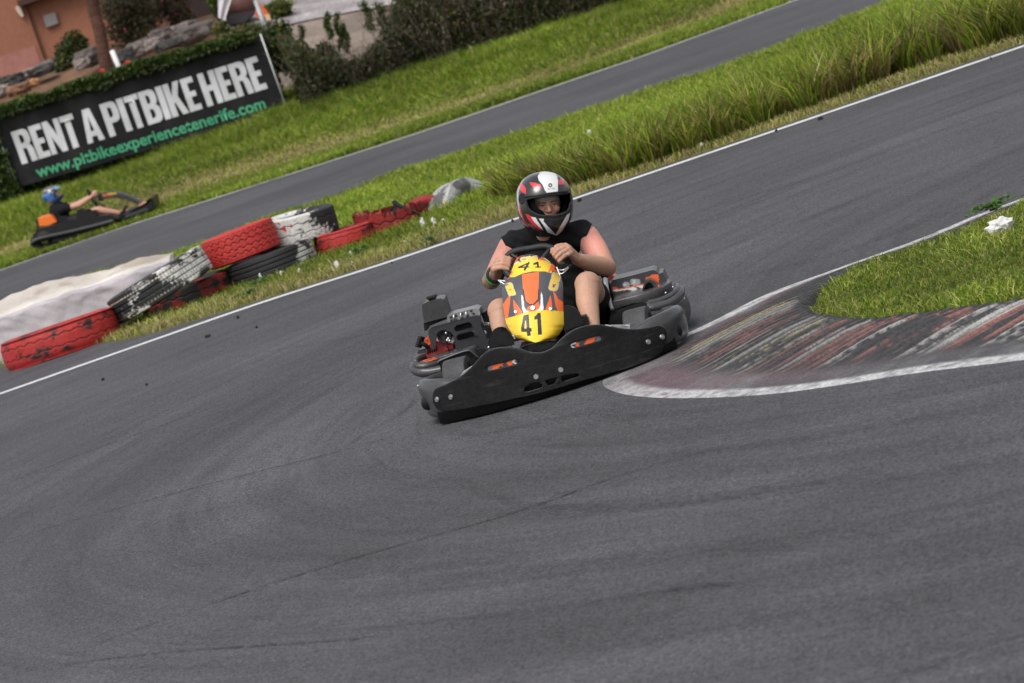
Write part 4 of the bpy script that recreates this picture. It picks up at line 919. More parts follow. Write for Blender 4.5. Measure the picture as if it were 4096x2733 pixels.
def rounded(cx, cy, w_, h_, ang, n=8, r=None):
    r = min(w_, h_)/2 if r is None else r; out = []
    for (sx, sy, a0) in ((1, 1, 0), (-1, 1, 90), (-1, -1, 180), (1, -1, 270)):
        for k in range(n+1):
            a = math.radians(a0+90*k/n); out.append((sx*(w_/2-r)+r*math.cos(a), sy*(h_/2-r)+r*math.sin(a)))
    ca, sa = math.cos(math.radians(ang)), math.sin(math.radians(ang)); return [(cx+x*ca-y*sa, cy+x*sa+y*ca) for x, y in out]
def smoothpoly(pts, n=120):
    q = lerpl([Vector((x, y, 0)) for x, y in pts], n); return [(v.x, v.y) for v in q]
# ---- front bumper plate
fb_bend = lambda x, z: .30*min(1, abs((x-.0)/.66))**2.2
topline = smoothpoly([(252, 1075), (275, 1045), (335, 1022), (400, 990), (470, 950), (540, 888), (600, 822), (650, 775), (710, 748), (790, 738), (860, 741), (920, 757), (975, 776), (1040, 780), (1100, 768), (1160, 733), (1215, 677), (1275, 628), (1350, 590), (1430, 573), (1500, 571), (1590, 584), (1690, 600), (1790, 602), (1880, 588), (1945, 575), (1985, 592), (2000, 640), (1990, 700)], 90)
botline = smoothpoly([(1960, 765), (1900, 812), (1760, 868), (1600, 915), (1350, 985), (1060, 1070), (900, 1105), (600, 1168), (420, 1198), (330, 1206), (280, 1185), (252, 1140)], 50)
def plateP(x, y):
    p = K('Z', x, y, .1)
    for _ in range(12): p = K('Z', x, y, fb_bend(p.x, 0))
    return p
holes = [rounded(768, 865, 245, 48, -14), rounded(1397, 690, 250, 52, -15)]
slots = [[(922, 1068), (936, 1030), (1000, 996), (1045, 988), (1075, 1010), (1075, 1036), (960, 1070)], [(1082, 978), (1178, 952), (1190, 962), (1163, 1012), (1112, 1025)], [(1216, 942), (1330, 922), (1363, 935), (1340, 957), (1222, 996), (1206, 976)]]
def flatp(pts): return [(plateP(x, y).x, plateP(x, y).z) for x, y in pts]
bm = curve_mesh([flatp(topline+botline)]+[flatp(h) for h in holes]+[flatp(h) for h in slots], .005, .004, .035)
for v in bm.verts: v.co = Vector((v.co.x, v.co.z+fb_bend(v.co.x, 0), v.co.y))
scr_m = mat('scuffed_bumper', (.0075, .0075, .008), rough=.48, spec=.32, nz=(4, .4), fine=(45, .5), rvar=.14, bump=(180, .35, .0015))
nt = scr_m.node_tree; b = nt.nodes['Principled BSDF']                 # long pale scuffs, drawn along the plate
tc = nt.nodes.new('ShaderNodeTexCoord'); mp = nt.nodes.new('ShaderNodeMapping'); mp.inputs['Scale'].default_value = (3, 3, 26); lk(nt, tc.outputs['Object'], mp.inputs[0])
t = nt.nodes.new('ShaderNodeTexNoise'); t.inputs['Scale'].default_value = 1.6; t.inputs['Detail'].default_value = 8; t.inputs['Roughness'].default_value = .7; lk(nt, mp.outputs[0], t.inputs[0])
r = nt.nodes.new('ShaderNodeMapRange'); r.inputs['From Min'].default_value = .55; r.inputs['From Max'].default_value = .78; r.inputs['To Max'].default_value = .55; lk(nt, t.outputs['Fac'], r.inputs[0])
mx = nt.nodes.new('ShaderNodeMix'); mx.data_type = 'RGBA'; old = b.inputs['Base Color'].links[0].from_socket
lk(nt, r.outputs[0], mx.inputs[0]); lk(nt, old, mx.inputs[6]); mx.inputs[7].default_value = (.085, .085, .085, 1); lk(nt, mx.outputs[2], b.inputs['Base Color'])
fbp = bm_obj('front_bumper', bm, scr_m, kart, True, 45)
for i, (x, y) in enumerate([(290, 1120), (392, 1102), (1025, 951), (1210, 900), (1860, 692), (1962, 655)]):
    p = plateP(x, y); bm = bmesh.new()
    bmesh.ops.create_cone(bm, cap_ends=True, segments=24, radius1=.0135, radius2=.011, depth=.006)
    bmesh.ops.create_cone(bm, cap_ends=True, segments=12, radius1=.0058, radius2=.0058, depth=.004, matrix=Matrix.Translation((0, 0, .0035)))
    dydx = (fb_bend(p.x+.01, 0)-fb_bend(p.x-.01, 0))/.02
    o = bm_obj('bolt', bm, M['steel'], fbp, True, 30); o.location = p+Vector((dydx*.010, -.011, 0)); o.rotation_euler = (math.radians(90), 0, math.atan(dydx))
tube('lip', [plateP(x, y)+Vector((0, .002, .001)) for x, y in topline], .0048, M['plastic_grey'], fbp, 8, 200)  # paler tube added as the highlight along the plate's top edge
# printed inserts seen through the two openings
def paint_insert(o, side):
    a, b = kproj(co(o), 'Z'); C_ = np.tile([.045, .045, .05], (len(a), 1))
    if side == 0:
        C_[a < 700] = [.13, .13, .14]; C_[inpoly(a, b, [(690, 870), (720, 845), (745, 855), (775, 850), (770, 900), (700, 915)])] = [.75, .12, .03]; C_[inpoly(a, b, [(730, 905), (755, 868), (780, 885), (760, 910)])] = [.04, .04, .045]
        C_[inpoly(a, b, [(805, 845), (840, 820), (850, 865), (815, 880)])] = [.75, .12, .03]; C_[segd(a, b, [(870, 822), (848, 838), (880, 858)]) < 7] = [.7, .7, .7]; C_[segd(a, b, [(878, 838), (862, 842), (880, 850)]) < 3.5] = [.04, .04, .04]
    else:
        C_[a > 1475] = [.13, .13, .14]; C_[inpoly(a, b, [(1400, 680), (1440, 648), (1475, 645), (1460, 690), (1400, 720), (1380, 725)])] = [.75, .12, .03]
        C_[inpoly(a, b, [(1320, 690), (1345, 700), (1350, 725), (1325, 735)])] = [.75, .12, .03]; C_[segd(a, b, [(1315, 703), (1285, 720), (1312, 735)]) < 8] = [.7, .7, .7]; C_[segd(a, b, [(1310, 712), (1296, 720), (1310, 728)]) < 4] = [.04, .04, .04]
    setcol(o, C_)
for k, h in enumerate(holes):
    cx = sum(x for x, y in h)/len(h); cy = sum(y for x, y in h)/len(h); P_ = [plateP(cx+(x-cx)*1.12, cy+(y-cy)*1.12) for x, y in h]
    bm = curve_mesh([[(p.x, p.z) for p in P_]], .006, .0, .006)
    for v in bm.verts: v.co = Vector((v.co.x, fb_bend(v.co.x, 0)+.005+v.co.z, v.co.y))
    o = bm_obj('printed_insert', bm, M['paintattr'], fbp, False); paint_insert(o, k)
# underlying black bumper body and floor tray
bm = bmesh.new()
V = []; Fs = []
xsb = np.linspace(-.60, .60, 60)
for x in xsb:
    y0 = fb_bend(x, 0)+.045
    gz = -.028+.052*x+.014  # core carried down near the ground as the black shadow under the plate
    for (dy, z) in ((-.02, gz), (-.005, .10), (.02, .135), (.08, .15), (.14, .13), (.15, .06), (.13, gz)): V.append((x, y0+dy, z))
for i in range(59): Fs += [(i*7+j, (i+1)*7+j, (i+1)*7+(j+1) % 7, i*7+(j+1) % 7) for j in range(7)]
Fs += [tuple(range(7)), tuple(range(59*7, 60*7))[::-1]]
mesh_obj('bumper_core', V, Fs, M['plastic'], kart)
def kb(name, x0, x1, y0, y1, z0, z1, m, par=kart, bev=.006, rot=None):
    bm = bmesh.new(); bmesh.ops.create_cube(bm, size=1); c_ = Vector(((x0+x1)/2, (y0+y1)/2, (z0+z1)/2))
    for v in bm.verts: v.co = Vector((v.co.x*(x1-x0), v.co.y*(y1-y0), v.co.z*(z1-z0)))
    if bev: bmesh.ops.bevel(bm, geom=list(bm.edges), offset=bev, segments=2, affect='EDGES', clamp_overlap=True)
    o = bm_obj(name, bm, m, par, True, 50); o.location = c_
    if rot: o.rotation_euler = [math.radians(a) for a in rot]
    return o
kb('floor_tray', -.33, .38, .30, 1.25, .045, .055, M['darksteel'], bev=.002)
tube('frame_rail', [(-.36, .28, .075), (-.36, .9, .075), (-.32, 1.6, .09)], .016, M['darksteel'], kart, 12, 30)
tube('frame_rail', [(.36, .28, .075), (.38, .9, .075), (.34, 1.6, .09)], .016, M['darksteel'], kart, 12, 30)
tube('rear_axle', [(-.59, 1.42, .135), (.51, 1.42, .135)], .020, M['steel'], kart, 16)
# ---- wheels
def wheel(name, loc, R, wd, steer):
    w_ = bpy.data.objects.new(name, None); COL.objects.link(w_); w_.parent = kart; w_.location = loc; w_.rotation_euler = (0, 0, math.radians(steer))
    def rev(nm, prof, m, seg=64):
        V = []; Fs = []; n = len(prof)
        for k in range(seg):
            a = k/seg*2*math.pi
            for r, x in prof: V.append((x, r*math.cos(a), r*math.sin(a)))
            Fs += [(k*n+j, ((k+1) % seg)*n+j, ((k+1) % seg)*n+j+1, k*n+j+1) for j in range(n-1)]
        return mesh_obj(nm, V, Fs, m, w_)
    p = [(.55*R, -.42*wd)]+[(R*(.55+.38*t), -wd*(.42+.08*math.sin(t*3.1))) for t in (.3, .6, .9)]+[(R*.965, -.46*wd), (R*.99, -.40*wd), (R, -.2*wd), (R, .2*wd), (R*.99, .40*wd), (R*.965, .46*wd)]+[(R*(.55+.38*t), wd*(.42+.08*math.sin(t*3.1))) for t in (.9, .6, .3)]+[(.55*R, .42*wd)]
    t_ = rev('tyre', p, M['slick']); rev('rim', [(.54*R, -.42*wd), (.50*R, -.38*wd), (.44*R, -.2*wd), (.2*R, -.15*wd), (.2*R, .15*wd), (.44*R, .2*wd), (.50*R, .38*wd), (.54*R, .42*wd)], M['steel'], 48)
    return w_
M['slick'] = mat('slick_tyre', (.055, .055, .057), rough=.72, spec=.35, nz=(7, .25), fine=(150, .25), bump=(200, .2, .002))
wl = K('Z', 430, 905, .47); wheel('front_wheel', (wl.x, .50, .105), .113, .125, -8)
wr = K('Z', 1785, 530, .47); wheel('front_wheel', (wr.x, .50, .112), .113, .125, -8)
wheel('rear_wheel', (-.50, 1.42, .135), .135, .18, 0); wheel('rear_wheel', (.42, 1.42, .135), .135, .18, 0)
tube('tie_rod', [(wl.x+.06, .56, .12), (wr.x-.06, .56, .12)], .008, M['steel'], kart, 8)
# ---- corner pods wrapping the front wheels
def corner(pts, name):
    P_ = [K(*p[:3], p[3]) if len(p) == 4 else K('Z', *p) for p in pts]; return P_
def corner_pod(side):
    # path in kart frame, swept with a tall rounded section
    s = side
    path = [(s*.36, .20), (s*.48, .235), (s*.57, .30), (s*.622, .40), (s*.628, .50), (s*.61, .60), (s*.56, .66)] if s > 0 else [(s*.38, .22), (s*.50, .25), (s*.59, .32), (s*.635, .42), (s*.64, .52), (s*.62, .62), (s*.56, .69)]
    Pc = lerpl([Vector((x, y, .155)) for x, y in path], 70); sec = []
    V = []; Fs = []; n = len(Pc); m_ = 40
    for k in range(n):
        t_ = k/(n-1); d = (Pc[min(k+1, n-1)]-Pc[max(k-1, 0)]).normalized(); nr = Vector((d.y, -d.x, 0))*s
        hh = (.080 if s > 0 else .092)*(1-.05*t_)*min(1, .75+1.2*t_); cz = (.096 if s > 0 else .058)+.012*math.sin(t_*3.1); w_ = .044*(1 if t_ < .9 else 1-(t_-.9)*6)
        top = .012*math.sin(min(1, t_*1.3)*math.pi)
        for j in range(m_):
            a = j/m_*2*math.pi; ca, sa = math.cos(a), math.sin(a)
            sx = math.copysign(abs(ca)**.75, ca); sz = math.copysign(abs(sa)**.8, sa)
            dent = 0
            if s*ca > -2:                                        # scooped hollow on the outer face
                dent = .028*math.exp(-((t_-.50)/.13)**2)*math.exp(-((sa+.30)/.42)**2)*max(0, ca)
            zz = cz+sz*hh+(top if sa > 0 else 0)*abs(sa)
            V.append(Pc[k]+nr*(sx*w_-dent)+Vector((0, 0, zz-.155)))
        if k: Fs += [((k-1)*m_+j, (k-1)*m_+(j+1) % m_, k*m_+(j+1) % m_, k*m_+j) for j in range(m_)]
    Fs += [tuple(range(m_))[::-1], tuple(range((n-1)*m_, n*m_))]
    return mesh_obj('corner_pod', [tuple(v) for v in V], Fs, M['plastic_grey'], kart)
corner_pod(1); corner_pod(-1)
# ---- side pods: rubber rail, tray and raised sponson
def ring_rail(pts, z, r, name, m=None, n=60):
    return tube(name, [Vector((x, y, zz if zz else z)) for x, y, zz in pts], lambda t: (r[0], r[1]*min(1, .5+t*8, .5+(1-t)*8)), m or M['plastic_grey'], kart, 28, n, flatx=Vector((1, 0, 0)))
ring_rail([(.46, .76, 0), (.55, .80, 0), (.61, .90, 0), (.625, 1.02, .116), (.59, 1.18, .11), (.48, 1.28, .10)], .118, (.055, .092), 'side_bumper')
ring_rail([(-.50, .80, 0), (-.60, .82, 0), (-.65, .90, 0), (-.67, 1.0, 0), (-.63, 1.2, .09), (-.52, 1.30, .08)], .085, (.05, .070), 'side_bumper')
def deck(side, z0, z1, pts, name, hole=None):
    bm = curve_mesh([pts]+([hole] if hole else []), (z1-z0)/2, .008, .05)
    for v in bm.verts: v.co = Vector((v.co.x, v.co.y, v.co.z+(z0+z1)/2))
    return bm_obj(name, bm, M['plastic_grey'], kart, True, 45)
lp = smoothpoly([(.33, .82), (.45, .80), (.54, .83), (.59, .93), (.61, 1.05), (.57, 1.18), (.48, 1.27), (.33, 1.28)], 60)
podL = deck(1, .205, .245, lp, 'side_pod')
rp = smoothpoly([(-.40, .84), (-.52, .80), (-.60, .83), (-.645, .92), (-.655, 1.05), (-.62, 1.3), (-.56, 1.42), (-.40, 1.42), (-.38, 1.1), (-.40, .84)], 60)[:-1]
podR = deck(-1, .17, .205, rp, 'side_pod', rounded(-.50, 1.05, .15, .26, 0, 6))
# raised box with printed stickers, beside the seat
sb = slab('Z', [(1575, 262), (1600, 228), (1740, 195), (1900, 152), (1925, 160), (1945, 180), (1975, 172), (1998, 215), (2010, 245), (1990, 300), (1830, 330), (1600, 395)], 1.02, .26, M['paintattr'], 'sponson', podL, .010, (0, -.02), maxe=.009)
a, b = kproj(co(sb), 'Z'); P_ = co(sb); C_ = np.tile([.04, .04, .043], (len(a), 1)); fr = P_[:, 1] < 1.05
def pt(poly, c_): C_[inpoly(a, b, poly) & fr] = c_
OR = [.78, .13, .04]
pt([(1850, 210), (1900, 185), (1940, 183), (1950, 220), (1945, 255), (1905, 262), (1850, 240)], OR)
pt([(1598, 288), (1620, 280), (1650, 295), (1830, 255), (1830, 300), (1790, 318), (1760, 312), (1720, 300), (1690, 302), (1610, 317)], [.70, .70, .70])
pt([(1600, 280), (1625, 278), (1650, 295), (1620, 300), (1605, 300)], OR)
C_[(segd(a, b, [(1640, 298), (1725, 283), (1835, 258)]) < 4) & fr] = OR
for q in (1762, 1775, 1788): C_[(segd(a, b, [(q, 276), (q+30, 296)]) < 3) & fr] = [.06, .06, .06]
for cx, cy, r_ in ((1755, 240, 24), (1690, 262, 17)): C_[(np.hypot(a-cx-14, (b-cy)*1.1) < r_*1.6) & (b > cy-22+.0*a) & (b < 285-.24*(a-1700)) & fr] = [.30, .30, .31]; C_[(np.hypot(a-cx, b-cy) < r_*.55) & (np.hypot(a-cx, b-cy) > r_*.3) & fr] = [.55, .55, .55]
setcol(sb, C_)
# air scoop on the pod
sc_ = slab('Z', [(1808, 385), (1822, 300), (1835, 255), (1858, 232), (1885, 226), (1912, 238), (1940, 268), (1975, 322), (1972, 335), (1935, 352)], .90, .10, M['plastic_grey'], 'air_scoop', podL, .006, (0, 0), [[(1822, 372), (1832, 300), (1848, 255), (1870, 242), (1890, 246), (1910, 275), (1928, 320), (1925, 348)]])
slab('Z', [(1822, 372), (1832, 300), (1848, 255), (1870, 242), (1890, 246), (1910, 275), (1928, 320), (1925, 348)], .985, .012, M['plastic'], 'scoop_throat', podL, 0)
slab('Z', [(1600, 410), (1730, 375), (1790, 355), (1806, 395), (1812, 420), (1600, 450)], .86, .10, M['plastic'], 'battery_box', kart, .008)
slab('Z', [(1660, 368), (1675, 362), (1710, 392), (1702, 404), (1690, 404)], .845, .02, mat('red_lever', (.45, .02, .025), rough=.4), 'red_lever', kart, .003)
slab('Z', [(1935, 262), (1946, 262), (1970, 318), (1958, 326)], .895, .003, mat('orange_sticker', (.75, .13, .04), rough=.4), 'orange_sticker', podL, 0)
slab('Z', [(1560, 210), (1590, 192), (1615, 196), (1640, 215), (1575, 235)], 1.25, .12, mat('orange_rear_panel', (.72, .14, .07), rough=.4), 'rear_panel', kart, .01)
kb('rear_bumper', -.58, .50, 1.66, 1.76, .08, .22, M['plastic'], bev=.03)
# wheel guards (black plates) in front of the pods
slab('Z', [(1560, 610), (1580, 500), (1590, 462), (1620, 448), (1720, 412), (1790, 392), (1830, 392), (1850, 402), (1862, 440), (1864, 478), (1700, 520), (1640, 620)], .66, .02, M['plastic'], 'wheel_guard', kart, .003, (0, -.2))
slab('Z', [(330, 945), (306, 870), (286, 850), (300, 835), (420, 785), (500, 760), (530, 762), (590, 812), (600, 825), (600, 880), (520, 945)], .66, .02, M['plastic'], 'wheel_guard', kart, .003, (0, -.2))
tube('wheel_guard_lip', [K('Z', 284, 852, .655), K('Z', 305, 832, .655), K('Z', 420, 785, .655), K('Z', 500, 760, .655), K('Z', 533, 762, .655), K('Z', 590, 812, .655)], .006, M['plastic_grey'], kart, 8, 40)
# front sticker ends behind the plate
for pts in ([(1545, 575), (1725, 570), (1730, 600), (1620, 603)], [(455, 950), (470, 925), (560, 866), (575, 880), (530, 920), (460, 950)]):
    slab('Z', pts, .30, .05, mat('silver_panel', (.42, .42, .43), rough=.3), 'front_panel', kart, .004)
# round leg shields
def arch(cx, cy, rx, ry, a0, a1, tail):
    return [(cx+rx*math.cos(math.radians(a)), cy-ry*math.sin(math.radians(a))) for a in np.linspace(a0, a1, 24)]+tail
slab('E', [(968, 705), (955, 640), (960, 580), (985, 520), (1020, 475), (1060, 455), (1110, 450), (1150, 462), (1200, 520), (1240, 580), (1245, 650), (1180, 680)], .27, .012, M['plastic'], 'leg_shield', kart, .003)
slab('Z', [(1228, 420), (1262, 416), (1310, 432), (1345, 462), (1362, 495), (1372, 560), (1235, 610)], .33, .012, M['plastic'], 'leg_shield', kart, 0)
pl = slab('Z', [(1238, 540), (1300, 520), (1398, 492), (1415, 520), (1420, 560), (1395, 600), (1240, 640)], .34, .06, M['plastic'], 'nose_bracket', kart, 0)
for q in range(3): tube('vent_slot', [K('Z', 1250, 560+q*16, .337), K('Z', 1385, 527+q*16, .337)], .004, M['rubber'], pl, 8)
tube('pedal_wire', [K('Z', 1398, 500, .36), K('Z', 1420, 545, .36), K('Z', 1410, 565, .36)], .0022, M['plastic'], kart, 8, 20)
slab('Z', [(900, 740), (1000, 700), (1170, 680), (1180, 720), (1120, 760), (1040, 775), (960, 765)], .26, .2, M['plastic'], 'nose_cone', kart, .012)
for x, y in ((668, 733), (858, 668)):
    bm = bmesh.new(); bmesh.ops.create_uvsphere(bm, u_segments=12, v_segments=8, radius=.007); o = bm_obj('shield_screw', bm, M['steel'], kart); o.location = K('Z', x, y, .33)
# ---- engine side
eng = bpy.data.objects.new('engine', None); COL.objects.link(eng); eng.parent = kart
cov = slab('E', [(268, 490), (300, 458), (520, 400), (700, 350), (820, 322), (850, 332), (862, 360), (870, 450), (905, 520), (945, 600), (960, 700), (850, 760), (700, 730), (590, 745), (570, 640), (555, 560), (520, 510), (460, 485), (410, 488), (365, 520), (352, 600), (348, 690), (305, 712), (290, 640), (270, 560)], .86, .03, M['plastic_grey'], 'engine_cover', eng, .006, (0, 0),
           [rounded(663, 452, 210, 72, -14, 6), rounded(688, 555, 210, 72, -14, 6)])
cov.data.materials[0] = mat('charcoal_cover', (.022, .023, .026), rough=.5, nz=(8, .2), fine=(80, .15))
slab('E', [(300, 470), (820, 335), (860, 450), (900, 700), (600, 740), (560, 560), (350, 560), (330, 500)], .93, .02, M['rubber'], 'engine_block', eng, .004)
slab('E', [(480, 330), (560, 300), (680, 272), (800, 240), (845, 252), (858, 290), (855, 335), (740, 355), (600, 385), (480, 405)], .90, .16, mat('cast_aluminium', (.30, .30, .31), rough=.38, metal=.6, nz=(25, .25)), 'exhaust_shield', eng, .010)
for x, y in ((520, 340), (578, 322), (650, 300), (715, 322), (752, 268), (780, 300), (525, 380), (580, 372), (650, 352)):
    p = K('E', x, y, .893); bm = bmesh.new(); bmesh.ops.create_cone(bm, cap_ends=True, segments=10, radius1=.006, radius2=.005, depth=.012); o = bm_obj('bolt', bm, M['darksteel'], eng); o.location = p; o.rotation_euler = (1.57, 0, 0)
for x in (560, 640, 700): tube('rib', [K('E', x, 385-(x-560)*.25, .895), K('E', x-5, 312-(x-560)*.25, .895)], .004, M['steel'], eng, 8)
sh = slab('E', [(245, 690), (270, 660), (345, 615), (440, 635), (545, 640), (560, 735), (480, 760), (360, 810), (262, 830), (240, 770)], .92, .12, mat('red_cowl', (.36, .018, .022), rough=.35, coat=.3), 'starter_cowl', eng, .012)
for q in range(5): tube('cooling_fin', [K('E', 258+q*24, 700-q*7, .915), K('E', 262+q*24, 760-q*8, .915)], .0035, M['plastic'], sh, 8)
fan = slab('E', rounded(450, 560, 165, 160, 0, 10), .885, .04, M['rubber'], 'flywheel', eng, .006)
tube('ring', [K('E', 450+70*math.cos(a), 560+66*math.sin(a), .88) for a in np.linspace(0, 6.28, 30)], .005, M['darksteel'], fan, 8, 60)
for x, y in ((495, 585), (470, 520), (510, 610), (480, 605)):
    bm = bmesh.new(); bmesh.ops.create_uvsphere(bm, u_segments=10, v_segments=8, radius=.009); o = bm_obj('nut', bm, M['steel'], fan); o.location = K('E', x, y, .875)
tube('starter_rope', [K('E', 435, 560, .87), K('E', 455, 620, .865), K('E', 490, 690, .87), K('E', 505, 730, .88)], .005, M['rubber'], eng, 8, 20)
slab('E', [(440, 680), (470, 665), (540, 650), (545, 690), (510, 715), (450, 718)], .905, .02, mat('red_lug', (.5, .03, .03), rough=.35), 'choke_lever', eng, .004)
hd_ = tube('pull_handle', [K('E', 150, 680, .90), K('E', 190, 560, .90)], lambda t: (.020, .014), M['plastic'], eng, 16, 8)
tube('handle_stem', [K('E', 178, 630, .90), K('E', 225, 655, .90), K('E', 262, 682, .91)], .011, M['plastic'], hd_, 10, 10)
slab('E', [(230, 600), (262, 572), (290, 600), (300, 660), (262, 668), (240, 650)], .97, .06, mat('orange_tab', (.72, .13, .04), rough=.4), 'orange_tab', eng, .008)
tk = slab('E', [(190, 215), (205, 190), (260, 162), (400, 128), (440, 138), (455, 165), (475, 240), (500, 310), (495, 335), (350, 375), (225, 405), (215, 380), (200, 300)], .98, .17, M['plastic_grey'], 'fuel_tank', kart, .022)
cap = slab('E', rounded(303, 132, 80, 34, -14, 6), 1.0, .07, M['plastic'], 'filler_cap', tk, .006)
for k in range(7): bm = bmesh.new(); bmesh.ops.create_uvsphere(bm, u_segments=8, v_segments=6, radius=.009); o = bm_obj('cap_lug', bm, M['plastic'], cap); o.location = K('E', 262+k*14, 128-k*4+(4 if k % 2 else -8), .995)
slab('E', [(215, 405), (500, 330), (505, 350), (330, 420), (262, 440), (250, 490), (222, 492), (215, 440)], 1.0, .14, M['plastic'], 'tank_bracket', kart, .005)
slab('E', [(865, 300), (900, 285), (985, 240), (1010, 300), (1010, 460), (940, 440), (900, 400), (885, 350)], 1.0, .16, M['plastic'], 'seat_side', kart, .012)
slab('E', [(880, 400), (930, 408), (968, 405), (955, 430), (905, 430)], .96, .02, M['steel'], 'chain_plate', kart, .003)
slab('E', [(800, 705), (860, 700), (900, 690), (950, 700), (860, 800), (820, 800)], .75, .03, M['darksteel'], 'brake_caliper', kart, .004)
# pod top ring orange sticker and rear left lump
slab('E', [(205, 842), (250, 825), (340, 805), (360, 815), (300, 838), (215, 850)], .80, .03, mat('orange_deck_sticker', (.72, .13, .04), rough=.4), 'orange_sticker', podR, .003)
slab('E', [(145, 740), (165, 715), (235, 690), (240, 745), (240, 770), (160, 785)], 1.1, .1, M['plastic_grey'], 'rear_pod', kart, .014)
# moulded rolls and bulb of the side bumpers; engine-side bulb stands for a shaded hollow
E_ = lambda x, y, l: K('E', x, y, l)
R_ = lambda x, y, l: K('R', x, y, l)
tube('deck_ring', [E_(*q) for q in [(118, 850, .82), (150, 812, .88), (240, 785, .94), (340, 788, .94), (400, 815, .90), (415, 840, .84), (370, 866, .79), (270, 890, .76), (190, 902, .76), (130, 885, .78), (118, 850, .82)]], (.017, .017), M['plastic_grey'], podR, 14, 90, caps=False)
tube('side_roll', [E_(*q) for q in [(118, 880, .90), (108, 912, .84), (130, 945, .79), (200, 968, .76), (300, 965, .75), (425, 942, .74)]], lambda t: .026*min(1, .6+t*4), M['plastic_grey'], podR, 20, 60)
tube('side_roll', [R_(*q) for q in [(850, 648, .73), (1000, 612, .75), (1140, 562, .78), (1240, 500, .82), (1300, 430, .88), (1300, 370, .95)]], lambda t: .020*min(1, .7+t*3), M['plastic_grey'], podL, 20, 60)
tube('deck_edge', [R_(*q) for q in [(850, 565, .76), (1000, 530, .78), (1130, 478, .81), (1225, 415, .86), (1255, 360, .92), (1250, 325, .98)]], .014, M['plastic_grey'], podL, 14, 60)
def bulb(c_, x, y, ly, rx, rz, tilt, par):
    bm = bmesh.new(); bmesh.ops.create_uvsphere(bm, u_segments=28, v_segments=20, radius=1)
    for v in bm.verts: v.co = Vector((v.co.x*rx*(1-.22*v.co.z), v.co.y*.035, v.co.z*rz))
    o = bm_obj('bumper_bulb', bm, M['plastic'], par); o.location = K(c_, x, y, ly); o.rotation_euler = (0, math.radians(tilt), 0)
bulb('R', 1218, 925, .350, .034, .050, 6, kart); bulb('E', 262, 1290, .375, .034, .048, 14, kart)
for c_, x, y, l in (('R', 1340, 690, .80), ('R', 1345, 505, .86), ('R', 1312, 990, .42), ('R', 1190, 345, .95), ('R', 1090, 425, .84), ('E', 148, 1122, .44), ('E', 120, 838, .80)):
    bm = bmesh.new(); bmesh.ops.create_uvsphere(bm, u_segments=10, v_segments=8, radius=.006); o = bm_obj('rivet', bm, M['steel'], kart); o.location = K(c_, x, y, l)
# ---- seat
seatpts = []
V = []; Fs = []; nu_, nv_ = 22, 16
for i in range(nu_):
    t_ = i/(nu_-1)
    for j in range(nv_):
        s = (j/(nv_-1)-.5)*2; wdt = .195+.02*math.sin(t_*3)
        yb = .93+.22*min(1, t_*2)+.16*max(0, t_-.5)*2-.10*abs(s)**3*(t_ > .0); zb = .075+.03*abs(s)**2+(.30*max(0, t_-.42)**1.1*1.7)*(1-.35*abs(s)**3)+.05*abs(s)**3
        V.append((.07+s*wdt, yb, zb))
Fs = [(i*nv_+j, (i+1)*nv_+j, (i+1)*nv_+j+1, i*nv_+j+1) for i in range(nu_-1) for j in range(nv_-1)]
st = mesh_obj('seat', V, Fs, M['plastic'], kart); md = st.modifiers.new('t', 'SOLIDIFY'); md.thickness = .012
# silver strut beside the seat (right of the knee)
tube('seat_stay', [K('Z', 1545, 215, .95), K('Z', 1555, 300, .90), K('Z', 1580, 400, .82), K('Z', 1596, 448, .78)], lambda t: (.016-.006*t, .010), mat('silver_stay', (.35, .36, .37), rough=.35, metal=.4), kart, 12, 20)
slab('Z', [(1520, 205), (1560, 205), (1600, 330), (1605, 460), (1580, 480), (1560, 560), (1500, 570), (1540, 400)], .98, .03, M['plastic'], 'side_panel', kart, .006)
# ---- steering
rim = [(430, 1095, .745), (452, 1035, .765), (500, 980, .78), (575, 950, .785), (700, 928, .79), (840, 906, .79), (920, 920, .785), (985, 965, .775), (1035, 1050, .75), (1040, 1140, .72), (980, 1220, .69), (840, 1260, .67), (660, 1275, .67), (530, 1235, .685), (452, 1165, .715), (430, 1095, .745)]
rp_ = [K('H', *q) for q in rim]
stw = tube('steering_wheel', rp_, .0165, mat('steering_grip', (.012, .012, .013), rough=.6, fine=(90, .3), bump=(300, .4, .001)), kart, 16, 120, caps=False)
hub = K('H', 750, 1130, .70)
for q in (2, 6, 12): tube('spoke', [rp_[q], (rp_[q]+hub)*.5+Vector((0, -.01, 0)), hub], .009, M['darksteel'], stw, 8, 12)
tube('steering_column', [hub, Vector((.03, .40, .14))], .011, M['steel'], kart, 12)
# chrome bits by the fairing
for pts in ([(372, 1262, .60), (400, 1275, .59), (440, 1300, .58), (470, 1290, .57)], [(372, 1258, .60), (405, 1262, .59), (450, 1270, .58)], [(405, 1290, .59), (380, 1262, .60)], [(1000, 1165, .62), (1040, 1190, .60), (1110, 1125, .62)], [(1005, 1150, .62), (1060, 1150, .60), (1105, 1120, .62)], [(985, 1120, .62), (1020, 1210, .60)]):
    tube('fairing_stay', [K('H', *q) for q in pts], .0035, M['steel'], kart, 8, 14)
slab('H', [(990, 1085), (1040, 1075), (1120, 1110), (1110, 1130), (1040, 1190), (1000, 1170)], .655, .03, M['plastic'], 'cable_box', kart, .005)
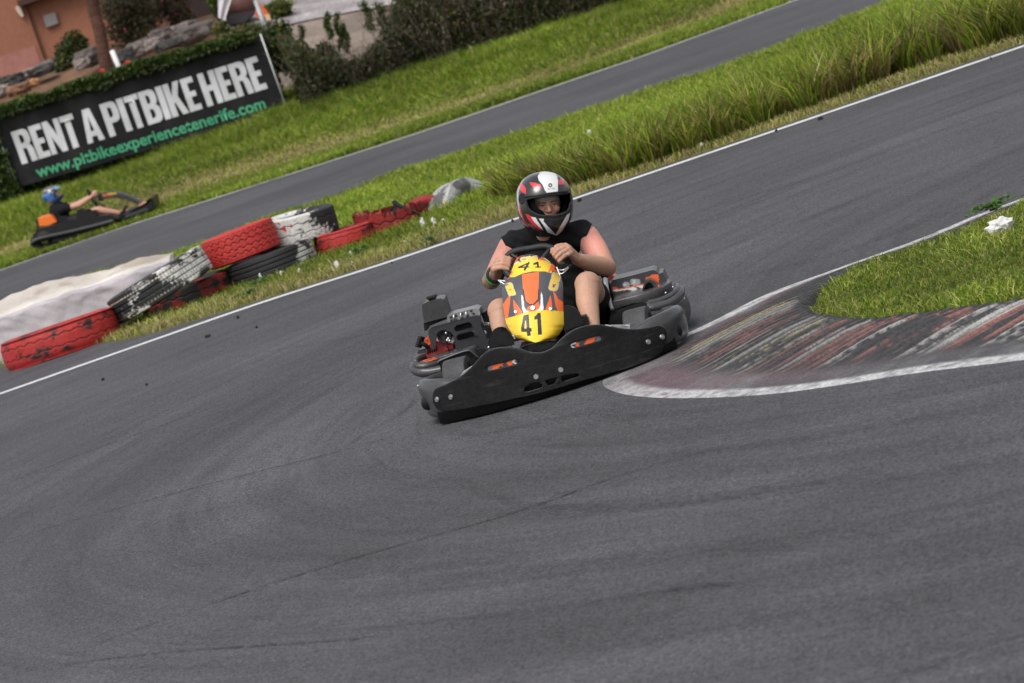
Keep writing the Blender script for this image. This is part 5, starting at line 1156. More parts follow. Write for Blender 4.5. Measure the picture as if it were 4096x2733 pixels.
# ---- nose fairing with its plates
SIL = [(32, 985, 978), (40, 915, 1050), (60, 880, 1090), (90, 862, 1130), (120, 852, 1165), (160, 838, 1195), (200, 822, 1212), (250, 785, 1225), (300, 766, 1228), (380, 770, 1228), (450, 778, 1230), (520, 790, 1237), (560, 800, 1238), (600, 822, 1222), (640, 848, 1196), (665, 885, 1165), (685, 930, 1115), (698, 985, 1060)]
SIL[0] = (32, 960, 1005)
yv = [s[0] for s in SIL]; na, nb = 200, 260
V = np.zeros((na, nb, 3))
for j in range(nb):
    y = 32+(695-32)*j/(nb-1); l_ = np.interp(y, yv, [s[1] for s in SIL]); r_ = np.interp(y, yv, [s[2] for s in SIL]); t_ = (y-32)/(663)
    base = .64-.22*t_-.20*t_**2.2 if t_ < .97 else .64-.22*.97-.20*.97**2.2
    base = .66-.40*t_**1.15 - .05*math.sin(min(1, t_*1.2)*math.pi)*.6
    for i in range(na):
        s = i/(na-1)*2-1; sx = s
        edge = .075*abs(s)**3.0+.02*s*s
        arc = -14*math.cos(s*1.4)+14 if t_ < .5 else 0
        V[i, j] = K('Z', (l_+r_)/2+sx*(r_-l_)/2, y, base+edge)
Fs = [(i*nb+j, i*nb+j+1, (i+1)*nb+j+1, (i+1)*nb+j) for i in range(na-1) for j in range(nb-1)]
P_ = V.reshape(-1, 3); a, b = kproj(P_, 'Z')
GY = [.072, .073, .078]; ORG = [.85, .145, .035]; YL = [.82, .56, .035]; WH = [.75, .75, .75]; BK = [.02, .02, .022]
C_ = np.tile(GY, (len(a), 1)).astype(float)
def f(poly, c_): C_[inpoly(a, b, poly)] = c_
def st_(pts, w_, c_): C_[segd(a, b, pts) < w_] = c_
# lower shapes
f([(765, 420), (785, 395), (815, 350), (830, 345), (826, 400), (812, 510), (780, 540), (700, 560)], ORG)
f([(851, 372), (915, 462), (917, 480), (868, 492), (855, 440)], ORG)
f([(918, 185), (1045, 165), (1040, 375), (1005, 412), (975, 412), (940, 385), (925, 300)], ORG)
st_([(926, 300), (943, 388), (975, 412), (1003, 413), (1040, 372), (1043, 300)], 4.5, BK)
f([(945, 462), (962, 428), (978, 420), (1005, 420), (1040, 388), (1062, 455), (1040, 460)], ORG)
f([(912, 335), (925, 350), (935, 430), (948, 455), (975, 462), (930, 474), (918, 440)], WH)
f([(1060, 315), (1072, 340), (1080, 440), (1075, 458), (1045, 456), (1020, 458), (1046, 442), (1056, 410)], WH)
f([(1132, 340), (1142, 400), (1148, 455), (1092, 452)], ORG)
f([(1150, 305), (1170, 330), (1190, 370), (1225, 390), (1260, 400), (1260, 470), (1188, 462), (1170, 420)], ORG)
# lower yellow plate with 41
f([(700, 520), (792, 517), (860, 498), (950, 470), (1030, 456), (1110, 452), (1180, 458), (1290, 470), (1290, 720), (700, 720)], YL)
f([(928, 492), (968, 484), (975, 585), (989, 588), (990, 614), (980, 616), (984, 645), (957, 649), (952, 616), (912, 617), (910, 590)], BK)
f([(942, 535), (935, 592), (951, 590), (948, 530)], YL)
f([(1034, 474), (1058, 472), (1068, 636), (1038, 640), (1032, 520), (1012, 528), (1010, 500), (1025, 492)], BK)
# upper part
f([(830, 150), (852, 108), (905, 92), (960, 78), (1020, 72), (1080, 78), (1125, 92), (1150, 120), (1140, 175), (1090, 162), (1000, 160), (920, 178), (860, 205), (800, 205)], YL)
st_([(968, 98), (892, 132), (966, 128)], 5.5, BK); st_([(968, 98), (938, 148)], 8, BK)
st_([(1010, 106), (1034, 96), (1038, 128)], 8, BK); st_([(1018, 130), (1058, 128)], 4, BK)
f([(815, 60), (870, 85), (905, 90), (860, 108), (838, 140), (845, 80)], WH); f([(840, 62), (930, 40), (905, 70), (878, 90), (850, 110), (830, 100)], ORG)
f([(1040, 72), (1078, 36), (1100, 40), (1130, 70), (1135, 95), (1085, 78)], ORG); f([(1075, 38), (1100, 50), (1130, 90), (1120, 92), (1080, 62)], WH)
f([(1128, 130), (1150, 92), (1178, 110), (1180, 120), (1150, 150), (1112, 175)], ORG); f([(1118, 150), (1150, 140), (1190, 160), (1195, 175), (1160, 160)], ORG)
f([(900, 90), (880, 80), (900, 52), (940, 38), (1030, 30), (1078, 38), (1040, 74), (960, 76)], [.035, .035, .04])
f([(800, 180), (835, 175), (820, 215), (805, 225)], ORG); f([(820, 150), (850, 165), (838, 190), (825, 180)], ORG)
def crg(ox, oy, ux, uy, vx, vy, wg, wo):
    """three rounded letters C R G as strokes, yellow with a pale outline"""
    T = lambda p: (ox+p[0]*ux+p[1]*vx, oy+p[0]*uy+p[1]*vy)
    L = [[(.9, 0), (.2, 0), (0, .2), (0, .8), (.2, 1), (.9, 1)], [(1.25, 1), (1.25, 0), (1.95, 0), (2.1, .2), (1.95, .5), (1.35, .5)], [(1.65, .5), (2.1, 1)], [(3.3, 0), (2.6, 0), (2.45, .2), (2.45, .8), (2.6, 1), (3.3, 1), (3.3, .55), (2.95, .55)]]
    d = np.full(len(a), 1e9)
    for s in L: d = np.minimum(d, segd(a, b, [T(p) for p in s]))
    C_[d < wo] = [.45, .45, .42]; C_[d < wg] = [.80, .52, .03]; return d
crg(908, 62, 36, -4, 4, 20, 5, 8)
crg(1128, 292, 9, -34, 44, 6, 8.5, 15)
crg(800, 262, 8, 22, 32, -6, 8, 14)
st_([(1150, 262), (1170, 262)], 3, [.4, .03, .03]); st_([(818, 300), (838, 300)], 3, [.4, .03, .03])
cf = mesh_obj('nose_fairing', P_, Fs, M['paintattr'], kart, True, C_)
sm = cf.modifiers.new('t', 'SOLIDIFY'); sm.thickness = .004; sm.offset = -1
for x, y, r_ in ((1000, 438, .012), (870, 470, .008), (1133, 446, .008)):
    bm = bmesh.new(); bmesh.ops.create_cone(bm, cap_ends=True, segments=20, radius1=r_, radius2=r_*.8, depth=.006); bmesh.ops.create_cone(bm, cap_ends=True, segments=10, radius1=r_*.4, radius2=r_*.4, depth=.012)
    o = bm_obj('bolt', bm, M['steel'], cf, True, 30); i = np.argmin((a-x)**2+(b-y)**2); o.location = Vector(P_[i])+Vector((0, -.005, .003)); o.rotation_euler = (math.radians(62), 0, 0)
# ---------------------------------------------------------------- people
def caps_bm(bm, p0, r0, p1, r1, seg=20, rings=6):
    p0, p1 = Vector(p0), Vector(p1); d = (p1-p0); L = d.length; d = d.normalized() if L > 1e-6 else Vector((0, 0, 1))
    u = d.orthogonal().normalized(); v = d.cross(u); loops = []
    a = bm.verts.new(p0-d*r0)
    for k in range(1, rings+1):
        t = k/rings*math.pi/2; loops.append([bm.verts.new(p0-d*r0*math.cos(t)+(u*math.cos(q)+v*math.sin(q))*r0*math.sin(t)) for q in [j/seg*2*math.pi for j in range(seg)]])
    for k in range(0, rings):
        t = k/rings*math.pi/2; loops.append([bm.verts.new(p1+d*r1*math.sin(t)+(u*math.cos(q)+v*math.sin(q))*r1*math.cos(t)) for q in [j/seg*2*math.pi for j in range(seg)]])
    b = bm.verts.new(p1+d*r1)
    for j in range(seg):
        bm.faces.new((a, loops[0][(j+1) % seg], loops[0][j])); bm.faces.new((b, loops[-1][j], loops[-1][(j+1) % seg]))
        for k in range(len(loops)-1): bm.faces.new((loops[k][j], loops[k][(j+1) % seg], loops[k+1][(j+1) % seg], loops[k+1][j]))
def ell_bm(bm, c, r, rot=None):
    g = bmesh.ops.create_uvsphere(bm, u_segments=28, v_segments=18, radius=1)
    for v in g['verts']:
        q = Vector((v.co.x*r[0], v.co.y*r[1], v.co.z*r[2])); q = (rot @ q) if rot else q; v.co = Vector(c)+q
def bake(bm, name, vox, sm_it=4, m=None, parent=None, fac=.5):
    bmesh.ops.recalc_face_normals(bm, faces=bm.faces)
    me = bpy.data.meshes.new('tmp'); bm.to_mesh(me); bm.free(); ob = bpy.data.objects.new('tmp', me); COL.objects.link(ob)
    r = ob.modifiers.new('r', 'REMESH'); r.mode = 'VOXEL'; r.voxel_size = vox; r.use_smooth_shade = True
    s = ob.modifiers.new('s', 'SMOOTH'); s.factor = fac; s.iterations = sm_it
    dg = bpy.context.evaluated_depsgraph_get(); m2 = bpy.data.meshes.new_from_object(ob.evaluated_get(dg)); bpy.data.objects.remove(ob); bpy.data.meshes.remove(me)
    m2.name = name; m2.materials.clear(); return fin(name, m2, m, parent)
def dots(P, c, r): return np.exp(-((P-np.array(c))**2).sum(1)/r**2)[:, None]
def hand(bm, c, T, O, C, wrist, k=1.0, sgn=1):
    T = T.normalized(); C = (C-T*C.dot(T)).normalized(); O = (O-T*O.dot(T)-C*O.dot(C)).normalized()
    L = [.88, 1.0, .96, .78]
    for i in range(4):
        t = T*(.032-.0205*i)*k; kn = c+t+O*.040*k+C*(.010+.004*(i in (1, 2)))*k
        caps_bm(bm, wrist+(kn-wrist)*.15+T*(.014-.009*i)*k, .0165*k, kn, .0118*k, 12, 4)
        a1 = c+t+O*.014*k+C*.036*k*L[i]; a2 = c+t*1.0-O*.020*k+C*.027*k*L[i]; a3 = c+t-O*.029*k*L[i]-C*.002*k
        caps_bm(bm, kn, .0112*k, a1, .0100*k, 12, 4); caps_bm(bm, a1, .0100*k, a2, .0092*k, 12, 4); caps_bm(bm, a2, .0092*k, a3, .0080*k, 12, 4)
    pc = c+O*.048*k-C*.008*k
    caps_bm(bm, pc+T*.020*k, .020*k, pc-T*.022*k, .018*k, 14, 4); caps_bm(bm, wrist, .027*k, pc, .024*k, 16, 5)
    b0 = pc+T*.026*k; b1 = c+T*.050*k+O*.020*k-C*.010*k; b2 = c+T*.046*k-O*.010*k+C*.014*k
    caps_bm(bm, b0, .0150*k, b1, .0120*k, 12, 4); caps_bm(bm, b1, .0120*k, b2, .0100*k, 12, 4)
H_ = lambda x, y, ly: K('H', x, y, ly)
Z_ = lambda x, y, ly: K('Z', x, y, ly)
# helmet / head frame
HC = H_(858, 442, 1.10)
hf = Vector((math.sin(math.radians(14)), -math.cos(math.radians(14)), -.10)).normalized()
hu = (H_(884, 100, 1.08)-H_(968, 775, 1.08)).normalized(); hu = (hu-hf*hu.dot(hf)).normalized(); hr = hf.cross(hu)
if hr.x < 0: hr = -hr
HR = Matrix((hr, -hf, hu)).transposed()             # columns: side, back, up
bm = bmesh.new()
SR, SL_ = H_(1300, 815, 1.19), H_(500, 915, 1.19); ER, EL = H_(1505, 1125, 1.02), H_(300, 1262, 1.04)
WR, WL = H_(1200, 1040, .83), H_(345, 1195, .86)
caps_bm(bm, SR, .066, SR.lerp(ER, .45)+Vector((.006, -.006, 0)), .060); caps_bm(bm, SR.lerp(ER, .45)+Vector((.006, -.006, 0)), .060, ER, .048)
caps_bm(bm, ER, .050, ER.lerp(WR, .35)+Vector((0, 0, -.003)), .049); caps_bm(bm, ER.lerp(WR, .35)+Vector((0, 0, -.003)), .049, WR, .031)
caps_bm(bm, SL_, .062, SL_.lerp(EL, .5), .055); caps_bm(bm, SL_.lerp(EL, .5), .055, EL, .044)
caps_bm(bm, EL, .046, EL.lerp(WL, .4)+Vector((-.004, 0, 0)), .045); caps_bm(bm, EL.lerp(WL, .4)+Vector((-.004, 0, 0)), .045, WL, .031)
cR = H_(1018, 1000, .765); cL = H_(445, 1112, .745)
hand(bm, cR, H_(930, 925, .785)-H_(1036, 1055, .75), Vector((.9, .15, .12)), Vector((0, -1, .10)), WR)
hand(bm, cL, H_(458, 1025, .765)-H_(432, 1150, .72), Vector((-1, .1, -.05)), Vector((0, -1, .05)), WL)
NB = H_(850, 800, 1.19); PEL = Vector((.10, 1.14, .20)); CH = H_(890, 1010, 1.22)
caps_bm(bm, SR*.75+SL_*.25, .065, SL_*.75+SR*.25, .062); ell_bm(bm, CH, (.155, .10, .16)); caps_bm(bm, CH+Vector((0, 0, -.05)), .12, PEL, .13)
caps_bm(bm, NB+Vector((0, .01, -.02)), .064, HC-hu*.06, .058)
KR = [Z_(1412, 262, .62), Z_(1408, 390, .53), Z_(1440, 540, .43), Z_(1455, 650, .36)]
KL = [Z_(757, 462, .66), Z_(762, 560, .60), Z_(775, 660, .53), Z_(790, 730, .48)]
for kk, hx in ((KR, .21), (KL, .0)):
    hip = Vector((hx, 1.08, .185)); caps_bm(bm, hip, .088, kk[0]+Vector((0, .03, -.01)), .066); caps_bm(bm, kk[0], .066, kk[0]+Vector((0, -.012, -.03)), .058)
    caps_bm(bm, kk[0], .062, kk[1]+Vector((0, .015, 0)), .056); caps_bm(bm, kk[1]+Vector((0, .015, 0)), .056, kk[2], .041); caps_bm(bm, kk[2], .041, kk[3], .036)
    caps_bm(bm, kk[3], .036, kk[3]+Vector((0, -.07, -.02)), .034)
# head with a modelled face
fc_ = lambda x, y, z: HC + hr*x + hf*y + hu*z          # side, forward, up
ell_bm(bm, fc_(0, .0, .0), (.073, .092, .105), HR)
ell_bm(bm, fc_(0, .035, -.055), (.055, .055, .050), HR)                                             # jaw
caps_bm(bm, fc_(-.034, .080, .010), .014, fc_(.034, .080, .010), .014, 12, 4)                       # brow ridge
caps_bm(bm, fc_(0, .086, .004), .0085, fc_(0, .106, -.030), .0105, 12, 4)                           # nose
for s in (-1, 1): caps_bm(bm, fc_(s*.009, .094, -.034), .0078, fc_(s*.011, .092, -.033), .0075, 10, 4); ell_bm(bm, fc_(s*.038, .066, -.030), (.024, .022, .022), HR)
ell_bm(bm, fc_(0, .088, -.056), (.022, .010, .006), HR); ell_bm(bm, fc_(0, .087, -.066), (.020, .010, .0065), HR)
for s in (-1, 1): ell_bm(bm, fc_(s*.031, .072, -.006), (.0125, .0125, .0100), HR)
M['skin'] = mat('skin', attr=True, rough=.5, spec=.4, sub=.12, fine=(60, .05), bump=(180, .18, .001))
body = bake(bm, 'person', .0036, 3, M['skin'], None, .5)
body.location = KM.translation; body.rotation_euler = KM.to_euler()
P = co(body); n = len(P); print('body verts', n)
C_ = np.tile([.42, .245, .165], (n, 1)); burn = np.array([.60, .255, .20])
def mixin(w_, c_):
    global C_; C_ = C_*(1-w_)+np.array(c_)*w_
mixin(np.clip(dots(P, SR, .15)+dots(P, SR.lerp(ER, .4), .10), 0, 1)*.9, burn); mixin(np.clip(dots(P, SL_, .15)+dots(P, SL_.lerp(EL, .5), .12), 0, 1)*.85, burn)
mixin(dots(P, cR, .07)*.35, [.55, .26, .18]); mixin(dots(P, cL, .07)*.35, [.50, .25, .18]); mixin(dots(P, ER, .06)*.3, [.55, .25, .18])
for kk in (KR, KL): mixin(dots(P, kk[0], .06)*.35, [.55, .27, .19])
C_ *= (.72+.54*FB(P, 10, 5))[:, None]; C_[:, 0] *= .94+.14*FB(P, 22, 3, 8)
ink = np.array([.16, .12, .115])
t1 = np.clip((FB(P, 38, 3, 3)-.53)*14, 0, 1)[:, None]*np.clip(dots(P, EL.lerp(WL, .55), .10)*2.4+dots(P, WL, .05)*.7, 0, 1)*.9; mixin(t1, ink)
t2 = np.clip((FB(P, 70, 2, 9)-.60)*16, 0, 1)[:, None]*np.clip(dots(P, cR+Vector((.03, -.02, 0)), .05)+dots(P, cL+Vector((-.03, -.02, 0)), .05), 0, 1)*.8; mixin(t2, ink)
lp = P-np.array(HC); fx = lp@np.array(hr); fy = lp@np.array(hf); fz = lp@np.array(hu); isf = (fy > .04) & (np.abs(fx) < .075) & (fz > -.1) & (fz < .11)
C_[isf] = C_[isf]*.45+np.array([.55, .25, .19])*.55
eb = lambda x0, z0, x1, z1, w_: isf & (segd(fx, fz, [(x0, z0), (x1, z1)]) < w_)
for s in (-1, 1):
    C_[isf & ((fx-s*.031)**2/.0110**2+(fz+.006)**2/.0042**2 < 1)] = [.55, .50, .48]
    C_[isf & ((fx-s*.031-.002)**2+(fz+.006)**2 < .0042**2)] = [.03, .025, .02]
    C_[eb(s*.018, -.0010, s*.044, -.0020, .0016)] = [.08, .04, .03]
    C_[eb(s*.014, .011, s*.048, .014, .0042)] = [.10, .055, .035]
C_[isf & (np.abs(fx) < .024) & (np.abs(fz+.060) < .007)] = [.42, .17, .14]
C_[isf & (fz < -.048) & (np.abs(fx) > .024)] *= .8
C_[isf & (np.abs(fz+.061) < .0016) & (np.abs(fx) < .020)] = [.12, .04, .04]
setcol(body, C_)
tag(body, 'driver in black sleeveless shirt and full face helmet steering the head on kart', 'person')
# grey knit under-helmet band
bm = bmesh.new(); g = bmesh.ops.create_uvsphere(bm, u_segments=80, v_segments=60, radius=1)
for v in bm.verts: q = v.co; v.co = HC+HR@Vector((q.x*.0775, q.y*.0975, q.z*.110))
dl = []
for f_ in bm.faces:
    c_ = f_.calc_center_median()-HC; z, x, y = c_.dot(hu), c_.dot(hr), c_.dot(hf)
    if z < .002+.020*math.cos(min(1.5, abs(x)/.075*1.5))*(y > 0)*1.0 - (.10 if y < .02 else 0): dl.append(f_)
bmesh.ops.delete(bm, geom=dl, context='FACES')
bo = bm_obj('balaclava', bm, mat('grey_knit', (.36, .35, .35), rough=.95, fine=(120, .3), bump=(250, .8, .002)), body); bo.modifiers.new('s', 'SOLIDIFY').thickness = .003
# shirt
bm = bmesh.new()
caps_bm(bm, H_(1255, 775, 1.19), .072, H_(560, 870, 1.19), .070, 28, 8); caps_bm(bm, H_(1330, 810, 1.185), .072, H_(1200, 800, 1.19), .075, 28, 8); caps_bm(bm, H_(480, 905, 1.185), .066, H_(600, 880, 1.19), .070, 28, 8)
ell_bm(bm, CH+Vector((0, 0, .0)), (.185, .118, .175)); caps_bm(bm, CH+Vector((.005, .0, -.04)), .140, PEL+Vector((0, 0, -.02)), .150, 32, 10)
caps_bm(bm, NB+Vector((0, .015, -.03)), .096, NB+Vector((0, .012, .018)), .080, 24, 6)
sh = bake(bm, 'tank_top', .006, 8, M['cloth'] if 'cloth' in M else mat('black_cotton', (.0075, .0075, .0085), rough=.85, spec=.2, nz=(9, .3), bump=(5, .5, .02)), body, .6)
Ps = co(sh); nrm_ = np.zeros((len(Ps), 3)); sh.data.vertex_normals.foreach_get('vector', nrm_.ravel()) if hasattr(sh.data, 'vertex_normals') else None
vn = np.empty(len(Ps)*3); sh.data.vertices.foreach_get('normal', vn); vn = vn.reshape(-1, 3)
fold = (FB(Ps*[1.2, 1, .6], 16, 3, 4)-.5)*.014+.004*np.sin(Ps[:, 0]*60+Ps[:, 2]*90+6*FB(Ps, 6, 2))
Ps = Ps+vn*fold[:, None]; sh.data.vertices.foreach_set('co', Ps.ravel()); sh.data.update()
bm = bmesh.new(); bm.from_mesh(sh.data)
def cutline(a, b_, keep):
    p0, p1 = H_(*a, 1.12), H_(*b_, 1.12); vd = (p0-KI_@CAM).normalized(); nn_ = (p1-p0).cross(vd).normalized()
    if nn_.dot(keep-p0) > 0: nn_ = -nn_
    bmesh.ops.bisect_plane(bm, geom=bm.verts[:]+bm.edges[:]+bm.faces[:], plane_co=p0, plane_no=nn_, clear_outer=True)
def armcut(a, b_, side):
    """cut only the part of the shirt beyond the armhole and above the armpit"""
    p0, p1 = H_(*a, 1.12), H_(*b_, 1.12); vd = (p0-KI_@CAM).normalized(); nn_ = (p1-p0).cross(vd).normalized()
    if nn_.x*side < 0: nn_ = -nn_
    bmesh.ops.bisect_plane(bm, geom=bm.verts[:]+bm.edges[:]+bm.faces[:], plane_co=p0, plane_no=nn_)
    fcs = list(bm.faces); cs_ = [f_.calc_center_median() for f_ in fcs]; _, yy = kproj([tuple(c_) for c_ in cs_], 'H')
    dl = [f_ for f_, c_, y2 in zip(fcs, cs_, yy) if (c_-p0).dot(nn_) > 1e-5 and y2 < b_[1]+(60 if side > 0 else 130)]
    bmesh.ops.delete(bm, geom=dl, context='FACES')
armcut((1352, 672), (1236, 935), 1); armcut((405, 815), (492, 970), -1)
bm.to_mesh(sh.data); bm.free(); sh.modifiers.new('s', 'SOLIDIFY').thickness = .003
# shorts and shoes
bm = bmesh.new(); caps_bm(bm, PEL+Vector((-.05, 0, -.03)), .145, PEL+Vector((.06, 0, -.03)), .145)
for kk, hx in ((KR, .21), (KL, .0)):
    hip = Vector((hx, 1.08, .185)); caps_bm(bm, hip, .100, hip.lerp(kk[0], .58), .092, 24, 6)
bake(bm, 'shorts', .007, 5, mat('black_shorts', (.008, .008, .009), rough=.85, spec=.2, bump=(6, .5, .02)), body)
for kk in (KR, KL):
    bm = bmesh.new(); a0 = kk[3]+Vector((0, .02, -.035)); caps_bm(bm, a0, .042, a0+Vector((0, -.11, -.01)), .040); caps_bm(bm, a0+Vector((0, -.11, -.01)), .040, a0+Vector((0, -.17, .02)), .034); bake(bm, 'shoe', .006, 3, M['rubber'], body)
# wrist band and green bracelet on the tattooed arm
pw = EL.lerp(WL, .80); dw = (WL-EL).normalized(); u_ = dw.orthogonal().normalized(); v_ = dw.cross(u_)
def band(nm, t_, r, th_, m_): 
    c0 = EL.lerp(WL, t_); return tube(nm, [c0+(u_*math.cos(q)+v_*math.sin(q))*r for q in np.linspace(0, 6.2832, 30)], th_, m_, body, 10, 60, caps=False)
band('watch_strap', .93, .037, .010, M['plastic']); band('bracelet', .72, .041, .004, mat('green_band', (.06, .42, .05), rough=.5))
# ---- helmet
def helmet_pts(na, nb, off=0.0):
    """shell as (na x nb) points from polar sweep; local axes side, back, up"""
    A, B = np.meshgrid(np.linspace(0, 2*math.pi, na, endpoint=False), np.linspace(.0001, math.pi-.35, nb), indexing='ij')
    dx = np.sin(B)*np.sin(A); dy = -np.sin(B)*np.cos(A); dz = np.cos(B)
    rx = .1365+off; ry = np.where(dy < 0, .152, .165)+off; rz = np.where(dz > 0, .148, .185)+off
    p = 2.25; k = (np.abs(dx/rx)**p+np.abs(dy/ry)**p+np.abs(dz/rz)**p)**(-1/p)
    X, Y, Z = dx*k, dy*k, dz*k
    ch = np.exp(-((Z+.115)/.050)**2)*np.clip(-Y/.12, 0, 1)**1.5; Y = Y-.018*ch; X = X*(1-.10*np.exp(-((Z+.13)/.05)**2)*np.clip(-Y/.12, 0, 1))
    X = X*(1-.20*sstep(-.07, -.17, Z)); Y = Y*(1-.12*sstep(-.06, -.17, Z)*(Y > 0))
    X = X+.0
    return np.stack([X, Y, Z], -1)
def helm_obj(nm, na, nb, off, parent, m_, holepoly, shell_cut=-.158):
    L = helmet_pts(na, nb, off); Pk = L.reshape(-1, 3)@np.array(HR).T+np.array(HC)
    Fs = np.stack([(np.arange(na)[:, None]*nb+np.arange(nb-1)), (((np.arange(na)[:, None]+1) % na)*nb+np.arange(nb-1)), (((np.arange(na)[:, None]+1) % na)*nb+np.arange(nb-1)+1), (np.arange(na)[:, None]*nb+np.arange(nb-1)+1)], -1).reshape(-1, 4)
    cen = Pk[Fs].mean(1); lc = L.reshape(-1, 3)[Fs].mean(1); a, b = kproj(cen, 'H')
    rem = (inpoly(a, b, holepoly) & (lc[:, 1] < -.03)) | (lc[:, 2] < shell_cut); Fs = Fs[~rem]
    return mesh_obj(nm, Pk, Fs, m_, parent), L.reshape(-1, 3), Pk
OPEN = smoothpoly([(668, 420), (700, 402), (800, 385), (900, 366), (1000, 358), (1085, 350), (1118, 345), (1128, 400), (1126, 460), (1108, 520), (1060, 558), (980, 580), (900, 588), (820, 582), (750, 560), (700, 522), (678, 480), (668, 420)], 90)[:-1]
M['gloss'] = mat('helmet_gloss', attr=True, rough=.22, spec=.5, coat=.7)
he, Lh, Pk = helm_obj('helmet', 520, 330, 0, body, M['gloss'], OPEN)
a, b = kproj(Pk, 'H'); fr = Lh[:, 1] < .05; C_ = np.tile([.016, .016, .018], (len(a), 1)).astype(float)
RD = [.62, .03, .035]; WT = [.66, .66, .66]
C_[(Lh[:, 1] > .05) & (np.abs(Lh[:, 2]+.02-.3*Lh[:, 1]) < .03)] = RD; C_[(Lh[:, 1] > .05) & (np.abs(Lh[:, 2]+.07-.3*Lh[:, 1]) < .014)] = WT
def hp(poly, c_): C_[inpoly(a, b, poly) & fr] = c_
def hs_(pts, w_, c_): C_[(segd(a, b, pts) < w_) & fr] = c_
hs_([(690, 150), (640, 205), (603, 262), (583, 340), (584, 420), (600, 520), (628, 590)], 9, [.45, .45, .46]); hs_([(605, 480), (618, 560), (650, 640), (700, 690)], 6, RD)
hp([(596, 268), (622, 246), (655, 280), (668, 300), (668, 358), (640, 345), (612, 320)], RD)
hp([(704, 238), (760, 244), (822, 266), (823, 294), (755, 304), (720, 268)], RD); hp([(1002, 226), (1020, 205), (1046, 194), (1058, 256), (1004, 266)], RD)
hp([(1075, 200), (1100, 240), (1112, 300), (1098, 290), (1080, 240)], RD)
hp([(788, 178), (812, 140), (842, 112), (880, 104), (925, 112), (960, 138), (985, 175), (996, 212), (993, 332), (978, 344), (882, 350), (862, 322), (835, 262), (800, 222)], WT)
hs_([(730, 228), (770, 232), (800, 240)], 7, [.004, .004, .004]); hs_([(995, 200), (1035, 186)], 7, [.004, .004, .004]); hs_([(715, 180), (750, 190), (775, 205)], 4, [.004, .004, .004])
d_ = np.hypot(a-917, b-270); C_[(d_ < 21) & (d_ > 8) & fr] = [.03, .03, .03]
for i, lt in enumerate(['S', 'H', 'I', 'R', 'O']):
    q = 893+i*15; w_ = 10; LT = {'S': [[(w_, 0), (0, 0), (0, 7), (w_, 7), (w_, 14), (0, 14)]], 'H': [[(0, 0), (0, 14)], [(w_, 0), (w_, 14)], [(0, 7), (w_, 7)]], 'I': [[(5, 0), (5, 14)]], 'R': [[(0, 14), (0, 0), (w_, 0), (w_, 7), (0, 7), (w_, 14)]], 'O': [[(0, 0), (w_, 0), (w_, 14), (0, 14), (0, 0)]]}[lt]
    for s in LT: hs_([(q+x, 300+y-.07*(q-893)) for x, y in s], 1.6, [.25, .25, .25])
hp([(662, 560), (700, 572), (722, 592), (745, 640), (800, 695), (850, 735), (800, 722), (730, 670), (690, 620)], RD)
hp([(720, 592), (772, 602), (782, 630), (812, 672), (846, 728), (800, 695), (748, 640)], WT)
hp([(800, 612), (852, 614), (848, 642), (900, 700), (985, 785), (925, 765), (890, 752), (862, 700), (825, 650)], WT)
hp([(1118, 552), (1100, 630), (1040, 735), (985, 785), (972, 768), (1010, 705), (1060, 620), (1085, 575)], WT)
setcol(he, C_); he.modifiers.new('s', 'SOLIDIFY').thickness = .004
ln_, _, _ = helm_obj('lining', 220, 160, -.022, he, mat('helmet_lining', (.006, .006, .006), rough=.95, spec=.1), smoothpoly([(745, 405), (830, 380), (930, 366), (1020, 362), (1080, 368), (1078, 450), (1048, 500), (1030, 545), (1000, 572), (940, 576), (870, 574), (845, 540), (800, 510), (765, 470), (745, 405)], 60)[:-1])
def onshell(x, y, off=0.0):
    """point of the shell seen at traced x, y"""
    fm = (Lh[:, 1] < .02); i = np.where(fm)[0]; k = i[np.argmin((a[i]-x)**2+(b[i]-y)**2)]; p = Vector(Pk[k]); return p+(p-HC).normalized()*off
tube('visor_rim', [onshell(x, y, .001) for x, y in OPEN[::3]]+[onshell(*OPEN[0], .001)], .0062, M['rubber'], he, 10, 160, caps=False)
tube('visor_rim', [onshell(x, y, .003) for x, y in [(655, 392), (720, 382), (800, 372), (900, 356), (1000, 345), (1080, 335), (1122, 325)]], .006, M['plastic'], he, 10, 60)
pv = onshell(628, 405, .002); bm = bmesh.new(); bmesh.ops.create_cone(bm, cap_ends=True, segments=28, radius1=.030, radius2=.026, depth=.008); o = bm_obj('visor_hinge', bm, M['plastic'], he, True, 30); o.location = pv; o.rotation_euler = (pv-HC).to_track_quat('Z', 'Y').to_euler()
tube('chin_vent', [onshell(x, y, .002) for x, y in [(880, 622), (940, 628), (1010, 618), (1060, 600)]], .004, M['rubber'], he, 8, 30)
tube('chin_strap', [onshell(625, 632, .004), onshell(660, 672, .004), onshell(705, 700, .0)], .004, mat('strap', (.12, .12, .12), rough=.7), he, 8, 14)
